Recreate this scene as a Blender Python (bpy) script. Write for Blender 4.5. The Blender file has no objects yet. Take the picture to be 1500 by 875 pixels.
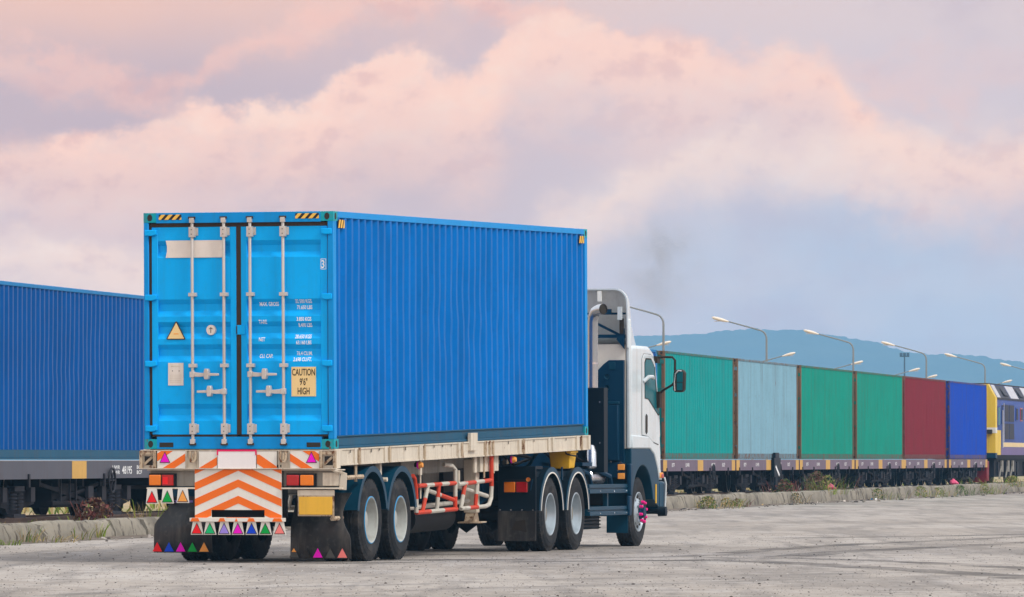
import bpy, bmesh, math, random
from mathutils import Vector, Matrix
from mathutils import noise as mnoise
R = math.radians
sc = bpy.context.scene
col = sc.collection
rnd = random.Random(7)

# ------------------------------------------------------------------ camera
cam_d = bpy.data.cameras.new("camera"); cam = bpy.data.objects.new("camera", cam_d); col.objects.link(cam)
sc.camera = cam
cam_d.sensor_width = 36.0
cam_d.lens = 36.0 * 9000 / 1500
cam_d.clip_start = 1.0; cam_d.clip_end = 20000
CAM_H = 1.275
cam.location = (0, 0, CAM_H)
cam.rotation_euler = (R(90) + math.atan(234.5 / 9000), 0, 0)

# ------------------------------------------------------------------ world
def lin(c):
    return tuple(((v / 255) / 12.92 if v / 255 <= .04045 else ((v / 255 + .055) / 1.055) ** 2.4) for v in c)
SUN_ELEV, SUN_AZ = R(46), R(123)            # azimuth clockwise from +Y: behind the camera, to its left
HAZE_D, HAZE_TOP, HAZE_LIT, EXPO = 0.00025, 137.0, (.165, .31, .455), 2 ** .55
w = bpy.data.worlds.new("World"); sc.world = w; w.use_nodes = True
NT = w.node_tree; NT.nodes.clear()
def N(t, **k):
    n = NT.nodes.new(t)
    for a, v in k.items(): setattr(n, a, v)
    return n
def L(a, b): NT.links.new(a, b)
def val(x, sock):
    if isinstance(x, (int, float)): sock.default_value = x
    else: L(x, sock)
def M_(op, a, b=0.0, clamp=False):
    n = N('ShaderNodeMath', operation=op); n.use_clamp = clamp
    val(a, n.inputs[0]); val(b, n.inputs[1]); return n.outputs[0]
def smooth(x, lo, hi):
    n = N('ShaderNodeMapRange', interpolation_type='SMOOTHSTEP'); val(x, n.inputs[0])
    val(lo, n.inputs[1]); val(hi, n.inputs[2]); n.inputs[3].default_value = 0; n.inputs[4].default_value = 1
    return n.outputs[0]
def mixc(f, a, b):
    n = N('ShaderNodeMix', data_type='RGBA'); val(f, n.inputs[0])
    for x, s in ((a, n.inputs[6]), (b, n.inputs[7])):
        if isinstance(x, tuple): s.default_value = (*x[:3], 1)
        else: L(x, s)
    return n.outputs[2]
def curve(x, pts):
    n = N('ShaderNodeFloatCurve'); c = n.mapping.curves[0]
    c.points[0].location = pts[0]; c.points[1].location = pts[-1]
    for p in pts[1:-1]: c.points.new(*p)
    for p in c.points: p.handle_type = 'AUTO'
    n.mapping.update(); val(x, n.inputs['Value']); n.inputs['Factor'].default_value = 1
    return n.outputs[0]
tc = N('ShaderNodeTexCoord'); sx = N('ShaderNodeSeparateXYZ'); L(tc.outputs['Generated'], sx.inputs[0])
U = M_('ADD', M_('MULTIPLY', sx.outputs[0], 6.0), .5)          # angle across the view, 0..1 over about 9.5 degrees
V = M_('MULTIPLY', sx.outputs[2], 10.2857)                    # elevation
comb = N('ShaderNodeCombineXYZ'); L(M_('MULTIPLY', U, 1.0), comb.inputs[0]); L(M_('MULTIPLY', V, .75), comb.inputs[1]); L(sx.outputs[1], comb.inputs[2])
def noise(scale, detail, rough=.55, off=0.0):
    mp = N('ShaderNodeMapping'); L(comb.outputs[0], mp.inputs[0]); mp.inputs['Location'].default_value = (off, off * .7, off * .3)
    n = N('ShaderNodeTexNoise'); L(mp.outputs[0], n.inputs['Vector'])
    n.inputs['Scale'].default_value = scale; n.inputs['Detail'].default_value = detail; n.inputs['Roughness'].default_value = rough
    return M_('SUBTRACT', n.outputs[0], .5)
nD = noise(30, 6, .62, 6.6)
nE = noise(3.1, 4, .5, 12.4)
nA, nB, nC = noise(4.5, 9, .55), noise(11, 8, .6, 3.3), noise(2.2, 5, .5, 8.1)
def noise_at(scale, detail, dx, dy, off):
    mp = N('ShaderNodeMapping'); L(comb.outputs[0], mp.inputs[0]); mp.inputs['Location'].default_value = (off + dx, off * .7 + dy, off * .3)
    n = N('ShaderNodeTexNoise'); L(mp.outputs[0], n.inputs['Vector']); n.inputs['Scale'].default_value = scale; n.inputs['Detail'].default_value = detail; n.inputs['Roughness'].default_value = .58
    return n.outputs[0]
# relief of the billows, lit from the upper left
emb = M_('ADD', M_('SUBTRACT', noise_at(6, 6, 0, 0, 1.7), noise_at(6, 6, -.009, .018, 1.7)), M_('MULTIPLY', M_('SUBTRACT', noise_at(22, 6, 0, 0, 5.1), noise_at(22, 6, -.003, .006, 5.1)), .25))
P = lambda pts: [(x / 1500, (672 - y) / 875) for x, y in pts]
g_top = mixc(smooth(U, .1, .95), lin((240, 199, 188)), lin((224, 208, 212)))
g_mid = mixc(smooth(U, .1, .8), lin((200, 183, 194)), lin((214, 204, 214)))
g_low = mixc(smooth(U, .35, .85), lin((212, 204, 214)), lin((186, 203, 226)))
g_hor = mixc(smooth(U, .35, .95), lin((206, 202, 210)), lin((198, 208, 224)))
base = mixc(smooth(V, .0, .22), g_hor, g_low)
base = mixc(smooth(M_('ADD', V, M_('MULTIPLY', nC, .25)), .30, .50), base, g_mid)
base = mixc(smooth(M_('ADD', V, M_('MULTIPLY', nC, .25)), .60, .80), base, g_top)
base = mixc(M_('MULTIPLY', smooth(nA, .0, .22), .35), base, lin((186, 178, 200)))
def cloud(base, pts, thick, amp, edge, colr, amt):
    d = M_('SUBTRACT', M_('ADD', curve(U, P(pts)), M_('ADD', M_('MULTIPLY', nA, amp), M_('ADD', M_('MULTIPLY', nB, amp * 1.25), M_('MULTIPLY', nD, amp * .45)))), V)
    d2 = M_('ADD', d, M_('MULTIPLY', nB, .18))
    f = M_('MULTIPLY', smooth(d, 0, M_('ADD', edge, M_('MULTIPLY', smooth(nE, -.08, .16), .10))), M_('SUBTRACT', 1.0, smooth(d2, thick * .2, thick)))
    f = M_('MULTIPLY', M_('MULTIPLY', f, M_('ADD', .72, M_('MULTIPLY', smooth(M_('ADD', nC, M_('MULTIPLY', nB, .5)), -.16, .06), .28))), M_('ADD', .98, M_('MULTIPLY', nB, 1.3)), True)
    cc = mixc(smooth(emb, .0, -.10), colr, tuple(c * k for c, k in zip(colr, (.86, .84, .90))))
    cc = mixc(smooth(emb, .0, .12), cc, tuple(min(1, c * 1.06) for c in colr))
    return mixc(M_('MULTIPLY', f, amt), base, cc)
sky = cloud(base, [(0, 40), (150, 60), (270, 95), (320, 30), (480, -20), (740, -30), (900, 10), (1500, 60)], .13, .14, .06, lin((255, 204, 191)), .8)
sky = cloud(sky, [(0, 190), (180, 185), (300, 150), (420, 152), (500, 105), (610, 78), (700, 92), (760, 28), (850, 14), (950, 42), (1030, 48), (1200, 48), (1260, 120), (1500, 170)], .27, .10, .03, lin((255, 216, 204)), .99)
sky = cloud(sky, [(0, 330), (420, 350), (700, 330), (800, 262), (900, 205), (1050, 172), (1180, 165), (1290, 168), (1400, 140), (1500, 165)], .20, .12, .05, lin((252, 227, 217)), .9)
sky = cloud(sky, [(0, 250), (250, 270), (420, 250), (560, 262), (700, 300), (900, 330), (1500, 320)], .16, .10, .06, lin((234, 214, 216)), .2)
sky = cloud(sky, [(0, 520), (500, 420), (840, 395), (1000, 370), (1150, 352), (1300, 372), (1500, 345)], .16, .10, .08, lin((206, 210, 224)), .6)
nzen = N('ShaderNodeTexNoise'); L(tc.outputs['Generated'], nzen.inputs['Vector']); nzen.inputs['Scale'].default_value = 3; nzen.inputs['Detail'].default_value = 6
zen = mixc(nzen.outputs[0], (.62, .66, .76), (1.22, 1.17, 1.11))
def vec(op, a, b):
    n = N('ShaderNodeVectorMath', operation=op)
    for x, k in ((a, 0), (b, 1)):
        if isinstance(x, tuple): n.inputs[k].default_value = x[:3]
        else: L(x, n.inputs[k])
    return n.outputs[0]
# the cloud colours above are those seen from the ground; the clouds themselves are warmer than the blue air before them
Tr = M_('EXPONENT', M_('DIVIDE', -HAZE_D * HAZE_TOP, M_('MAXIMUM', sx.outputs[2], .02)))
inv = M_('SUBTRACT', 1.0, Tr)
cmb = N('ShaderNodeCombineXYZ'); [L(inv, i) for i in cmb.inputs]
cm2 = N('ShaderNodeCombineXYZ'); [L(Tr, i) for i in cm2.inputs]
sky = vec('MAXIMUM', vec('DIVIDE', vec('SUBTRACT', vec('MULTIPLY', sky, (1 / EXPO,) * 3), vec('MULTIPLY', cmb.outputs[0], HAZE_LIT)), cm2.outputs[0]), (.06, .06, .06))
sky = mixc(smooth(sx.outputs[2], .085, .30), sky, zen)
bgc = N('ShaderNodeBackground'); L(sky, bgc.inputs[0]); bgc.inputs[1].default_value = 1.0
ns = N('ShaderNodeTexSky', sky_type='NISHITA'); ns.sun_disc = False; ns.sun_elevation = SUN_ELEV; ns.sun_rotation = SUN_AZ
bgn = N('ShaderNodeBackground'); L(ns.outputs[0], bgn.inputs[0]); bgn.inputs[1].default_value = .10
mx = N('ShaderNodeMixShader'); mx.inputs[0].default_value = .93; L(bgn.outputs[0], mx.inputs[1]); L(bgc.outputs[0], mx.inputs[2])
wo = N('ShaderNodeOutputWorld'); L(mx.outputs[0], wo.inputs[0])

# ------------------------------------------------------------------ sun (thin overcast)
sd = bpy.data.lights.new("sun", 'SUN'); so = bpy.data.objects.new("sun", sd); col.objects.link(so)
sd.energy = 1.5; sd.angle = R(10); sd.color = (1, .95, .88)
sdir = Vector((math.sin(SUN_AZ) * math.cos(SUN_ELEV), math.cos(SUN_AZ) * math.cos(SUN_ELEV), math.sin(SUN_ELEV)))
so.rotation_euler = sdir.to_track_quat('Z', 'Y').to_euler(); so.location = sdir * 80
sc.view_settings.view_transform = 'Standard'; sc.view_settings.look = 'None'
sc.view_settings.exposure = 0.55; sc.view_settings.gamma = 1.0; sc.view_settings.use_curve_mapping = False
sc.render.engine = 'CYCLES'

# ------------------------------------------------------------------ materials
def paint(name, c, rough=.5, var=.12, dirt=.25, dirt_c=(.16, .13, .10), rust=0.0, rust_c=(.16, .06, .025), scale=1.0, streak=(5, 5, .35), metal=0.0, bump=0.0, spec=.18):
    m = bpy.data.materials.new(name); m.use_nodes = True
    global NT
    old = NT; NT = m.node_tree
    b = NT.nodes['Principled BSDF']
    t = N('ShaderNodeTexCoord'); oi = N('ShaderNodeObjectInfo')
    vv = N('ShaderNodeVectorMath', operation='ADD'); L(t.outputs['Object'], vv.inputs[0])
    cx = N('ShaderNodeVectorMath', operation='SCALE'); cx.inputs[0].default_value = (17, 31, 9); L(oi.outputs['Random'], cx.inputs['Scale']); L(cx.outputs[0], vv.inputs[1])
    def nz(sc_, det, mapv=None, r=.6):
        v = vv.outputs[0]
        if mapv:
            mp = N('ShaderNodeMapping'); mp.inputs['Scale'].default_value = mapv; L(v, mp.inputs[0]); v = mp.outputs[0]
        n = N('ShaderNodeTexNoise'); L(v, n.inputs['Vector']); n.inputs['Scale'].default_value = sc_ * scale
        n.inputs['Detail'].default_value = det; n.inputs['Roughness'].default_value = r; return n.outputs[0]
    n1 = nz(1.1, 5)
    ca = mixc(n1, tuple(v * (1 - var * 1.6) for v in c), tuple(min(1, v * (1 + var * 1.4)) for v in c))
    if dirt > 0:
        n2 = nz(1.6, 6, streak)
        ca = mixc(M_('MULTIPLY', smooth(n2, .46, .78), dirt), ca, dirt_c)
        n3 = nz(14, 5); ca = mixc(M_('MULTIPLY', smooth(n3, .5, .8), dirt * .6), ca, dirt_c)
    if rust > 0:
        n4 = nz(6, 8, (1, 1, .55), .7)
        ca = mixc(smooth(n4, .74 - rust * .4, .80 - rust * .36), ca, rust_c)
    L(ca, b.inputs['Base Color'])
    b.inputs['Roughness'].default_value = rough; b.inputs['Metallic'].default_value = metal; b.inputs['Specular IOR Level'].default_value = spec
    if bump > 0:
        bp = N('ShaderNodeBump'); bp.inputs['Strength'].default_value = .5; bp.inputs['Distance'].default_value = bump; L(nz(22, 5), bp.inputs['Height']); L(bp.outputs[0], b.inputs['Normal'])
    NT = old
    return m
def plain(name, c, rough=.5, metal=0.0, emit=0.0):
    return paint(name, c, rough, .06, .08, metal=metal)
MT = {}
MT['blue_lit'] = paint('blue_lit_paint', (.0, .40, .90), .5, .06, .18, (.03, .13, .27), .13, (.13, .07, .04), spec=.12)  # same blue as the side walls, lightened so the doors look better lit
MT['blue_shaded'] = paint('blue_shaded_paint', (.0, .142, .48), .38, .20, .45, (.004, .07, .24), 0, streak=(1.6, 1.6, .3), spec=.05)  # darker copy of the door blue, the side's dimmer light put into the colour
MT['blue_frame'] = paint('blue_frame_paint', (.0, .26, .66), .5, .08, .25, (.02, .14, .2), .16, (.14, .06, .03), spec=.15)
MT['teal_edge'] = paint('chipped_teal_paint', (.0, .34, .42), .55, .2, .45, (.10, .06, .035), .42, (.15, .07, .035), 2.0)
MT['rail_shaded'] = paint('shaded_rail_paint', (.008, .085, .16), .55, .15, .35, (.08, .06, .055), .10, spec=.15)  # rail blue darkened to hold the shade inside the channel, plus dirt and rust
MT['cast_rust'] = paint('rusty_casting', (.17, .10, .06), .8, .3, .5, (.08, .045, .03), .4, (.10, .045, .025), 1.5)
MT['gasket'] = paint('gasket_rubber', (.045, .028, .02), .8, .2, .3, (.09, .06, .04))
MT['rod'] = paint('galvanised_rod', (.55, .52, .49), .42, .12, .3, (.3, .2, .14), .12, metal=.25)
MT['label_w'] = paint('white_label', (.72, .66, .60), .7, .08, .3, (.45, .38, .32))
MT['label_y'] = paint('caution_label', (.82, .60, .28), .6, .06, .12, (.5, .3, .1))
MT['ink'] = plain('black_ink', (.03, .025, .02), .6)
MT['letter'] = plain('white_lettering', (.85, .87, .88), .6)
MT['haz_y'] = plain('hazard_yellow', (.85, .50, .08), .5)
MT['haz_k'] = plain('hazard_black', (.025, .02, .018), .5)
MT['cream'] = paint('cream_paint', (.62, .56, .46), .6, .14, .5, (.26, .18, .12), .24, (.20, .09, .04), 1.6)
MT['cream_r'] = paint('rusty_cream_paint', (.47, .38, .27), .65, .2, .6, (.20, .11, .055), .56, (.14, .055, .022), 2.4)
MT['grey_m'] = paint('grey_chassis_paint', (.26, .25, .22), .6, .15, .5, (.08, .06, .045), .12)
MT['dark_m'] = paint('dark_chassis_metal', (.009, .009, .011), .65, .2, .3, (.025, .02, .018), .05, spec=.2)
MT['board'] = paint('board_white', (.74, .72, .66), .5, .05, .25, (.42, .34, .26), .04)
MT['orange'] = plain('reflective_orange', (.83, .16, .015), .45)
MT['sign_w'] = plain('white_sign', (.82, .78, .78), .5)
MT['pink'] = plain('pink_border', (.75, .02, .12), .5)
MT['magenta'] = plain('magenta_reflector', (.80, .0, .55), .4)
MT['red'] = plain('red_reflector', (.80, .01, .015), .4)
MT['green'] = plain('green_reflector', (.0, .33, .05), .4)
MT['green2'] = plain('bright_green_reflector', (.01, .45, .16), .4)
MT['blue'] = plain('blue_reflector', (.005, .06, .62), .4)
MT['lav'] = plain('lavender_reflector', (.32, .24, .72), .4)
MT['salmon'] = plain('salmon_reflector', (.85, .22, .20), .4)
MT['amber_t'] = plain('amber_reflector', (.85, .35, .07), .4)
MT['greytri'] = plain('worn_grey_reflector', (.07, .07, .065), .5)
MT['amber'] = paint('amber_lens', (.75, .18, .004), .22, .1, .05, spec=.6)
MT['redlens'] = paint('red_lens', (.42, .005, .008), .22, .1, .05, spec=.6)
MT['rubber'] = paint('tyre_rubber', (.013, .015, .018), .68, .25, .55, (.085, .075, .066), scale=1.5, streak=(2, 2, 2), bump=.004)
MT['flap'] = paint('flap_rubber', (.020, .020, .021), .36, .25, .7, (.12, .112, .10), streak=(4, 4, .5), spec=.35)
MT['tl_rim'] = paint('trailer_rim_paint', (.40, .42, .40), .5, .15, .4, (.16, .13, .1), .12)
MT['rim_blue'] = paint('rim_blue_edge', (.05, .30, .58), .4, .15, .2)
MT['rim_silver'] = paint('silver_rim', (.40, .47, .52), .35, .15, .3, (.14, .13, .12), .05, metal=.45)
MT['chrome'] = paint('polished_steel', (.55, .58, .62), .22, .08, .15, (.2, .17, .14), metal=.85)
MT['navy'] = paint('navy_paint', (.001, .033, .075), .42, .15, .12, (.015, .035, .05), spec=.12)
MT['navy_l'] = paint('navy_fender_plastic', (.002, .044, .085), .4, .15, .12, (.02, .05, .07), spec=.14)
MT['black'] = paint('black_panel', (.002, .010, .019), .5, .2, .12, (.015, .018, .02), spec=.15)
MT['cabwhite'] = paint('cab_white_paint', (.57, .65, .69), .2, .06, .4, (.36, .34, .30), spec=.5)
MT['cabgrey'] = paint('fairing_inside', (.78, .80, .77), .5, .06, .2, (.2, .2, .18))
MT['cabcream'] = paint('cab_back_insulation', (.74, .70, .62), .6, .08, .2, (.4, .35, .28), bump=.006)
MT['glass'] = paint('tinted_glass', (.008, .13, .16), .25, .35, 0.0, spec=.05)
MT['pinknut'] = plain('pink_nut_cap', (.85, .01, .25), .4)
MT['yplate'] = paint('yellow_plate', (.76, .44, .05), .5, .06, .25, (.35, .2, .04), .03)
MT['bucket'] = paint('yellow_plastic', (.74, .43, .02), .45, .08, .2, (.4, .22, .03))
MT['guard_r'] = paint('red_guard_paint', (.56, .05, .02), .6, .15, .4, (.22, .12, .09), .12)
MT['guard_w'] = paint('white_guard_paint', (.50, .48, .42), .6, .15, .5, (.25, .2, .15), .1)
MT['kerb'] = paint('old_concrete', (.26, .235, .19), .9, .35, .85, (.085, .075, .06), rust=.5, rust_c=(.085, .072, .058), scale=.55, streak=(1.4, 1.4, 1.6), bump=.02)
MT['steel_rail'] = paint('rail_steel', (.20, .14, .11), .5, .2, .5, (.10, .05, .03), metal=.3)
MT['rail_top'] = plain('rail_running_face', (.55, .50, .47), .3, .6)
MT['wagon'] = paint('wagon_grey_paint', (.095, .10, .125), .6, .15, .4, (.09, .06, .06), .06)
MT['wagon_p'] = paint('wagon_purple_grey_paint', (.17, .13, .18), .6, .15, .4, (.08, .05, .06), .08)
MT['wagon_y'] = paint('wagon_ochre_patch', (.60, .36, .10), .6, .1, .3, (.3, .16, .05))
MT['bogie'] = paint('bogie_iron', (.007, .007, .012), .7, .3, .3, (.02, .016, .015), .05, spec=.15)
MT['bogie_l'] = paint('bogie_grey_iron', (.020, .021, .03), .6, .3, .4, (.03, .025, .025))
MT['wredbeam'] = plain('red_buffer_paint', (.20, .006, .015), .5)
MT['lampgrey'] = paint('galvanised_lamp_post', (.24, .26, .27), .5, .1, .2, metal=.3)
MT['lamphead'] = paint('lamp_housing_cream', (.78, .70, .58), .5, .06, .15)
MT['mast'] = plain('mast_steel', (.05, .10, .16), .5)
MT['loco_b'] = paint('loco_blue_paint', (.003, .05, .27), .45, .25, .4, (.05, .05, .14), .05)
MT['loco_y'] = paint('loco_yellow_paint', (.72, .50, .05), .45, .08, .3, (.3, .2, .05))
MT['loco_p'] = paint('loco_purple_paint', (.15, .11, .26), .5, .1, .3)
MT['loco_c'] = plain('loco_cream_stripe', (.72, .56, .30), .5)
MT['loco_w'] = paint('loco_white_roof', (.48, .49, .53), .45, .15, .55, (.2, .18, .2))
MT['loco_g'] = plain('loco_grille', (.012, .015, .03), .5)

def box_mat(name, c, rust, flatc=None):
    return (paint(name + '_wall', c, .5, .10, .55, tuple(v * .30 + d for v, d in zip(c, (.06, .03, .015))), rust * .6, streak=(4, 4, .2), spec=.06),
            paint(name + '_frame', tuple(v * .6 for v in c), .6, .15, .5, (.11, .05, .03), .62, (.13, .06, .035), 1.5))

# ------------------------------------------------------------------ mesh builder
class MB:
    def __init__(s, mat=None):
        s.v = []; s.f = []; s.mi = []; s.mats = []; s.cur = 0
        if mat: s.m(mat)
    def m(s, mat):
        mat = MT[mat] if isinstance(mat, str) else mat
        if mat not in s.mats: s.mats.append(mat)
        s.cur = s.mats.index(mat); return s
    def add(s, vs, fs):
        o = len(s.v); s.v += [tuple(v) for v in vs]
        for f in fs: s.f.append(tuple(i + o for i in f)); s.mi.append(s.cur)
        return s
    def box(s, x0, x1, y0, y1, z0, z1):
        return s.add([(x0, y0, z0), (x1, y0, z0), (x1, y1, z0), (x0, y1, z0), (x0, y0, z1), (x1, y0, z1), (x1, y1, z1), (x0, y1, z1)],
                     [(0, 3, 2, 1), (4, 5, 6, 7), (0, 1, 5, 4), (1, 2, 6, 5), (2, 3, 7, 6), (3, 0, 4, 7)])
    def prism(s, pts, plane, a, b):
        n = len(pts)
        g = {'xz': lambda p, d: (p[0], d, p[1]), 'yz': lambda p, d: (d, p[0], p[1]), 'xy': lambda p, d: (p[0], p[1], d)}[plane]
        vs = [g(p, a) for p in pts] + [g(p, b) for p in pts]
        return s.add(vs, [tuple(range(n)), tuple(range(2 * n - 1, n - 1, -1))] + [(i, (i + 1) % n, n + (i + 1) % n, n + i) for i in range(n)])
    def tube(s, pts, r, n=8, cap=True):
        pts = [Vector(p) for p in pts]; rs = r if isinstance(r, (list, tuple)) else [r] * len(pts)
        vs = []; fs = []; up = None
        for i, p in enumerate(pts):
            d = (pts[min(i + 1, len(pts) - 1)] - pts[max(i - 1, 0)]).normalized()
            if up is None:
                up = Vector((0, 0, 1)) if abs(d.z) < .9 else Vector((1, 0, 0))
            a = d.cross(up)
            if a.length < 1e-4: a = d.cross(Vector((0, 1, 0)))
            a.normalize(); up = a.cross(d).normalized()
            for k in range(n):
                t = 2 * math.pi * k / n; vs.append(p + a * math.cos(t) * rs[i] + up * math.sin(t) * rs[i])
        for i in range(len(pts) - 1):
            for k in range(n):
                fs.append((i * n + k, i * n + (k + 1) % n, (i + 1) * n + (k + 1) % n, (i + 1) * n + k))
        if cap: fs += [tuple(range(n - 1, -1, -1)), tuple((len(pts) - 1) * n + k for k in range(n))]
        return s.add(vs, fs)
    def bar(s, p, q, wx, wz):
        p = Vector(p); q = Vector(q); d = (q - p).normalized()
        a = d.cross(Vector((0, 0, 1)));  a = a.normalized() if a.length > 1e-3 else Vector((1, 0, 0)); b = a.cross(d).normalized()
        vs = [e + a * i * wx / 2 + b * j * wz / 2 for e in (p, q) for i, j in ((-1, -1), (1, -1), (1, 1), (-1, 1))]
        return s.add(vs, [(0, 1, 2, 3), (7, 6, 5, 4), (0, 4, 5, 1), (1, 5, 6, 2), (2, 6, 7, 3), (3, 7, 4, 0)])
    def lathe(s, prof, c, sgn=1, n=40, axis='x'):
        # prof: (inward offset from the outer face, radius) about an axle
        vs = []; fs = []; m = len(prof)
        for k in range(n):
            t = 2 * math.pi * k / n
            for o, r in prof:
                if axis == 'x': vs.append((c[0] - sgn * o, c[1] + r * math.cos(t), c[2] + r * math.sin(t)))
                elif axis == 'y': vs.append((c[0] + r * math.cos(t), c[1] - sgn * o, c[2] + r * math.sin(t)))
                else: vs.append((c[0] + r * math.cos(t), c[1] + r * math.sin(t), c[2] - sgn * o))
        for k in range(n):
            for i in range(m - 1):
                fs.append((k * m + i, k * m + i + 1, ((k + 1) % n) * m + i + 1, ((k + 1) % n) * m + i))
        return s.add(vs, fs)
    def arc(s, cy, cz, r0, r1, a0, a1, x0, x1, n=20):
        for i in range(n):
            t0 = R(a0 + (a1 - a0) * i / n); t1 = R(a0 + (a1 - a0) * (i + 1) / n)
            q = [(cy + r * math.cos(t), cz + r * math.sin(t)) for r, t in ((r0, t0), (r1, t0), (r1, t1), (r0, t1))]
            vs = [(x0, *p) for p in q] + [(x1, *p) for p in q]
            fs = [(0, 1, 2, 3), (7, 6, 5, 4), (0, 4, 7, 3), (1, 5, 6, 2)]
            if i == 0: fs.append((0, 1, 5, 4))
            if i == n - 1: fs.append((2, 3, 7, 6))
            s.add(vs, fs)
        return s
    def build(s, name, parent=None, bevel=0.0, seg=1, smooth=35, loc=None):
        me = bpy.data.meshes.new(name)
        bm = bmesh.new()
        vs = [bm.verts.new(v) for v in s.v]
        for f, mi in zip(s.f, s.mi):
            try: fc = bm.faces.new([vs[i] for i in f])
            except ValueError: continue
            fc.material_index = mi
        bmesh.ops.remove_doubles(bm, verts=bm.verts, dist=1e-5)
        bmesh.ops.recalc_face_normals(bm, faces=bm.faces)
        if smooth:
            for f in bm.faces: f.smooth = True
            for e in bm.edges:
                if len(e.link_faces) != 2 or e.calc_face_angle(9) > R(smooth): e.smooth = False
        bm.to_mesh(me); bm.free()
        for m in s.mats: me.materials.append(m)
        o = bpy.data.objects.new(name, me); col.objects.link(o)
        if parent: o.parent = parent
        if loc: o.location = loc
        if bevel:
            b = o.modifiers.new('bevel', 'BEVEL'); b.width = bevel; b.segments = seg; b.limit_method = 'ANGLE'; b.angle_limit = R(40)
        return o
def tag(o, label=None, cat=None, group=None, kind=None):
    if label: o['label'] = label
    if cat: o['category'] = cat
    if group: o['group'] = group
    if kind: o['kind'] = kind
    return o
def empty(name, loc=(0, 0, 0), rot=(0, 0, 0)):
    o = bpy.data.objects.new(name, None); o.empty_display_size = .3; col.objects.link(o); o.location = loc; o.rotation_euler = rot; return o
def copy_tree(o, parent=None):
    c = o.copy(); col.objects.link(c); c.parent = parent
    for ch in list(o.children): copy_tree(ch, c)
    return c
def clip(poly, axis, v, keep_ge):
    out = []
    for i in range(len(poly)):
        a, b = poly[i], poly[(i + 1) % len(poly)]
        ia = (a[axis] >= v) == keep_ge or a[axis] == v; ib = (b[axis] >= v) == keep_ge or b[axis] == v
        if ia: out.append(a)
        if ia != ib:
            t = (v - a[axis]) / (b[axis] - a[axis]); p = [a[0] + (b[0] - a[0]) * t, a[1] + (b[1] - a[1]) * t]; p[axis] = v; out.append(tuple(p))
    return out
def clip_rect(poly, r):
    for ax, v, g in ((0, r[0], True), (0, r[1], False), (1, r[2], True), (1, r[3], False)):
        if len(poly) < 3: return []
        poly = clip(poly, ax, v, g)
    return poly if len(poly) >= 3 else []
def text_into(mb, body, h, x, z, fn, sx=.75, align='LEFT', sub=0, bold=.0):
    cu = bpy.data.curves.new('t', 'FONT'); cu.body = body; cu.size = h / .70; cu.align_x = align; cu.resolution_u = 3; cu.offset = bold
    o = bpy.data.objects.new('t', cu); me = bpy.data.meshes.new_from_object(o)
    bm = bmesh.new(); bm.from_mesh(me)
    if sub: bmesh.ops.subdivide_edges(bm, edges=bm.edges, cuts=sub)
    bm.verts.index_update()
    mb.add([fn(x + v.co.x * sx, z + v.co.y) for v in bm.verts], [tuple(v.index for v in f.verts) for f in bm.faces])
    bm.free(); bpy.data.objects.remove(o); bpy.data.curves.remove(cu); bpy.data.meshes.remove(me)
def pw(x, pts):
    if x <= pts[0][0]: return pts[0][1]
    for (a, b), (c, d) in zip(pts, pts[1:]):
        if x <= c: return b + (d - b) * (x - a) / (c - a)
    return pts[-1][1]

# ------------------------------------------------------------------ frames of reference
PT = R(10.826); TS, TC = math.sin(PT), math.cos(PT)
def TP(off, t, z=0.0): return Vector((-8.29 + t * TS + off * TC, 99.48 + t * TC - off * TS, z))   # along the track
YAW = R(15.404); PITCH = R(1.017); BASE = Vector((-4.515, 75.495, 1.394))

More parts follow.
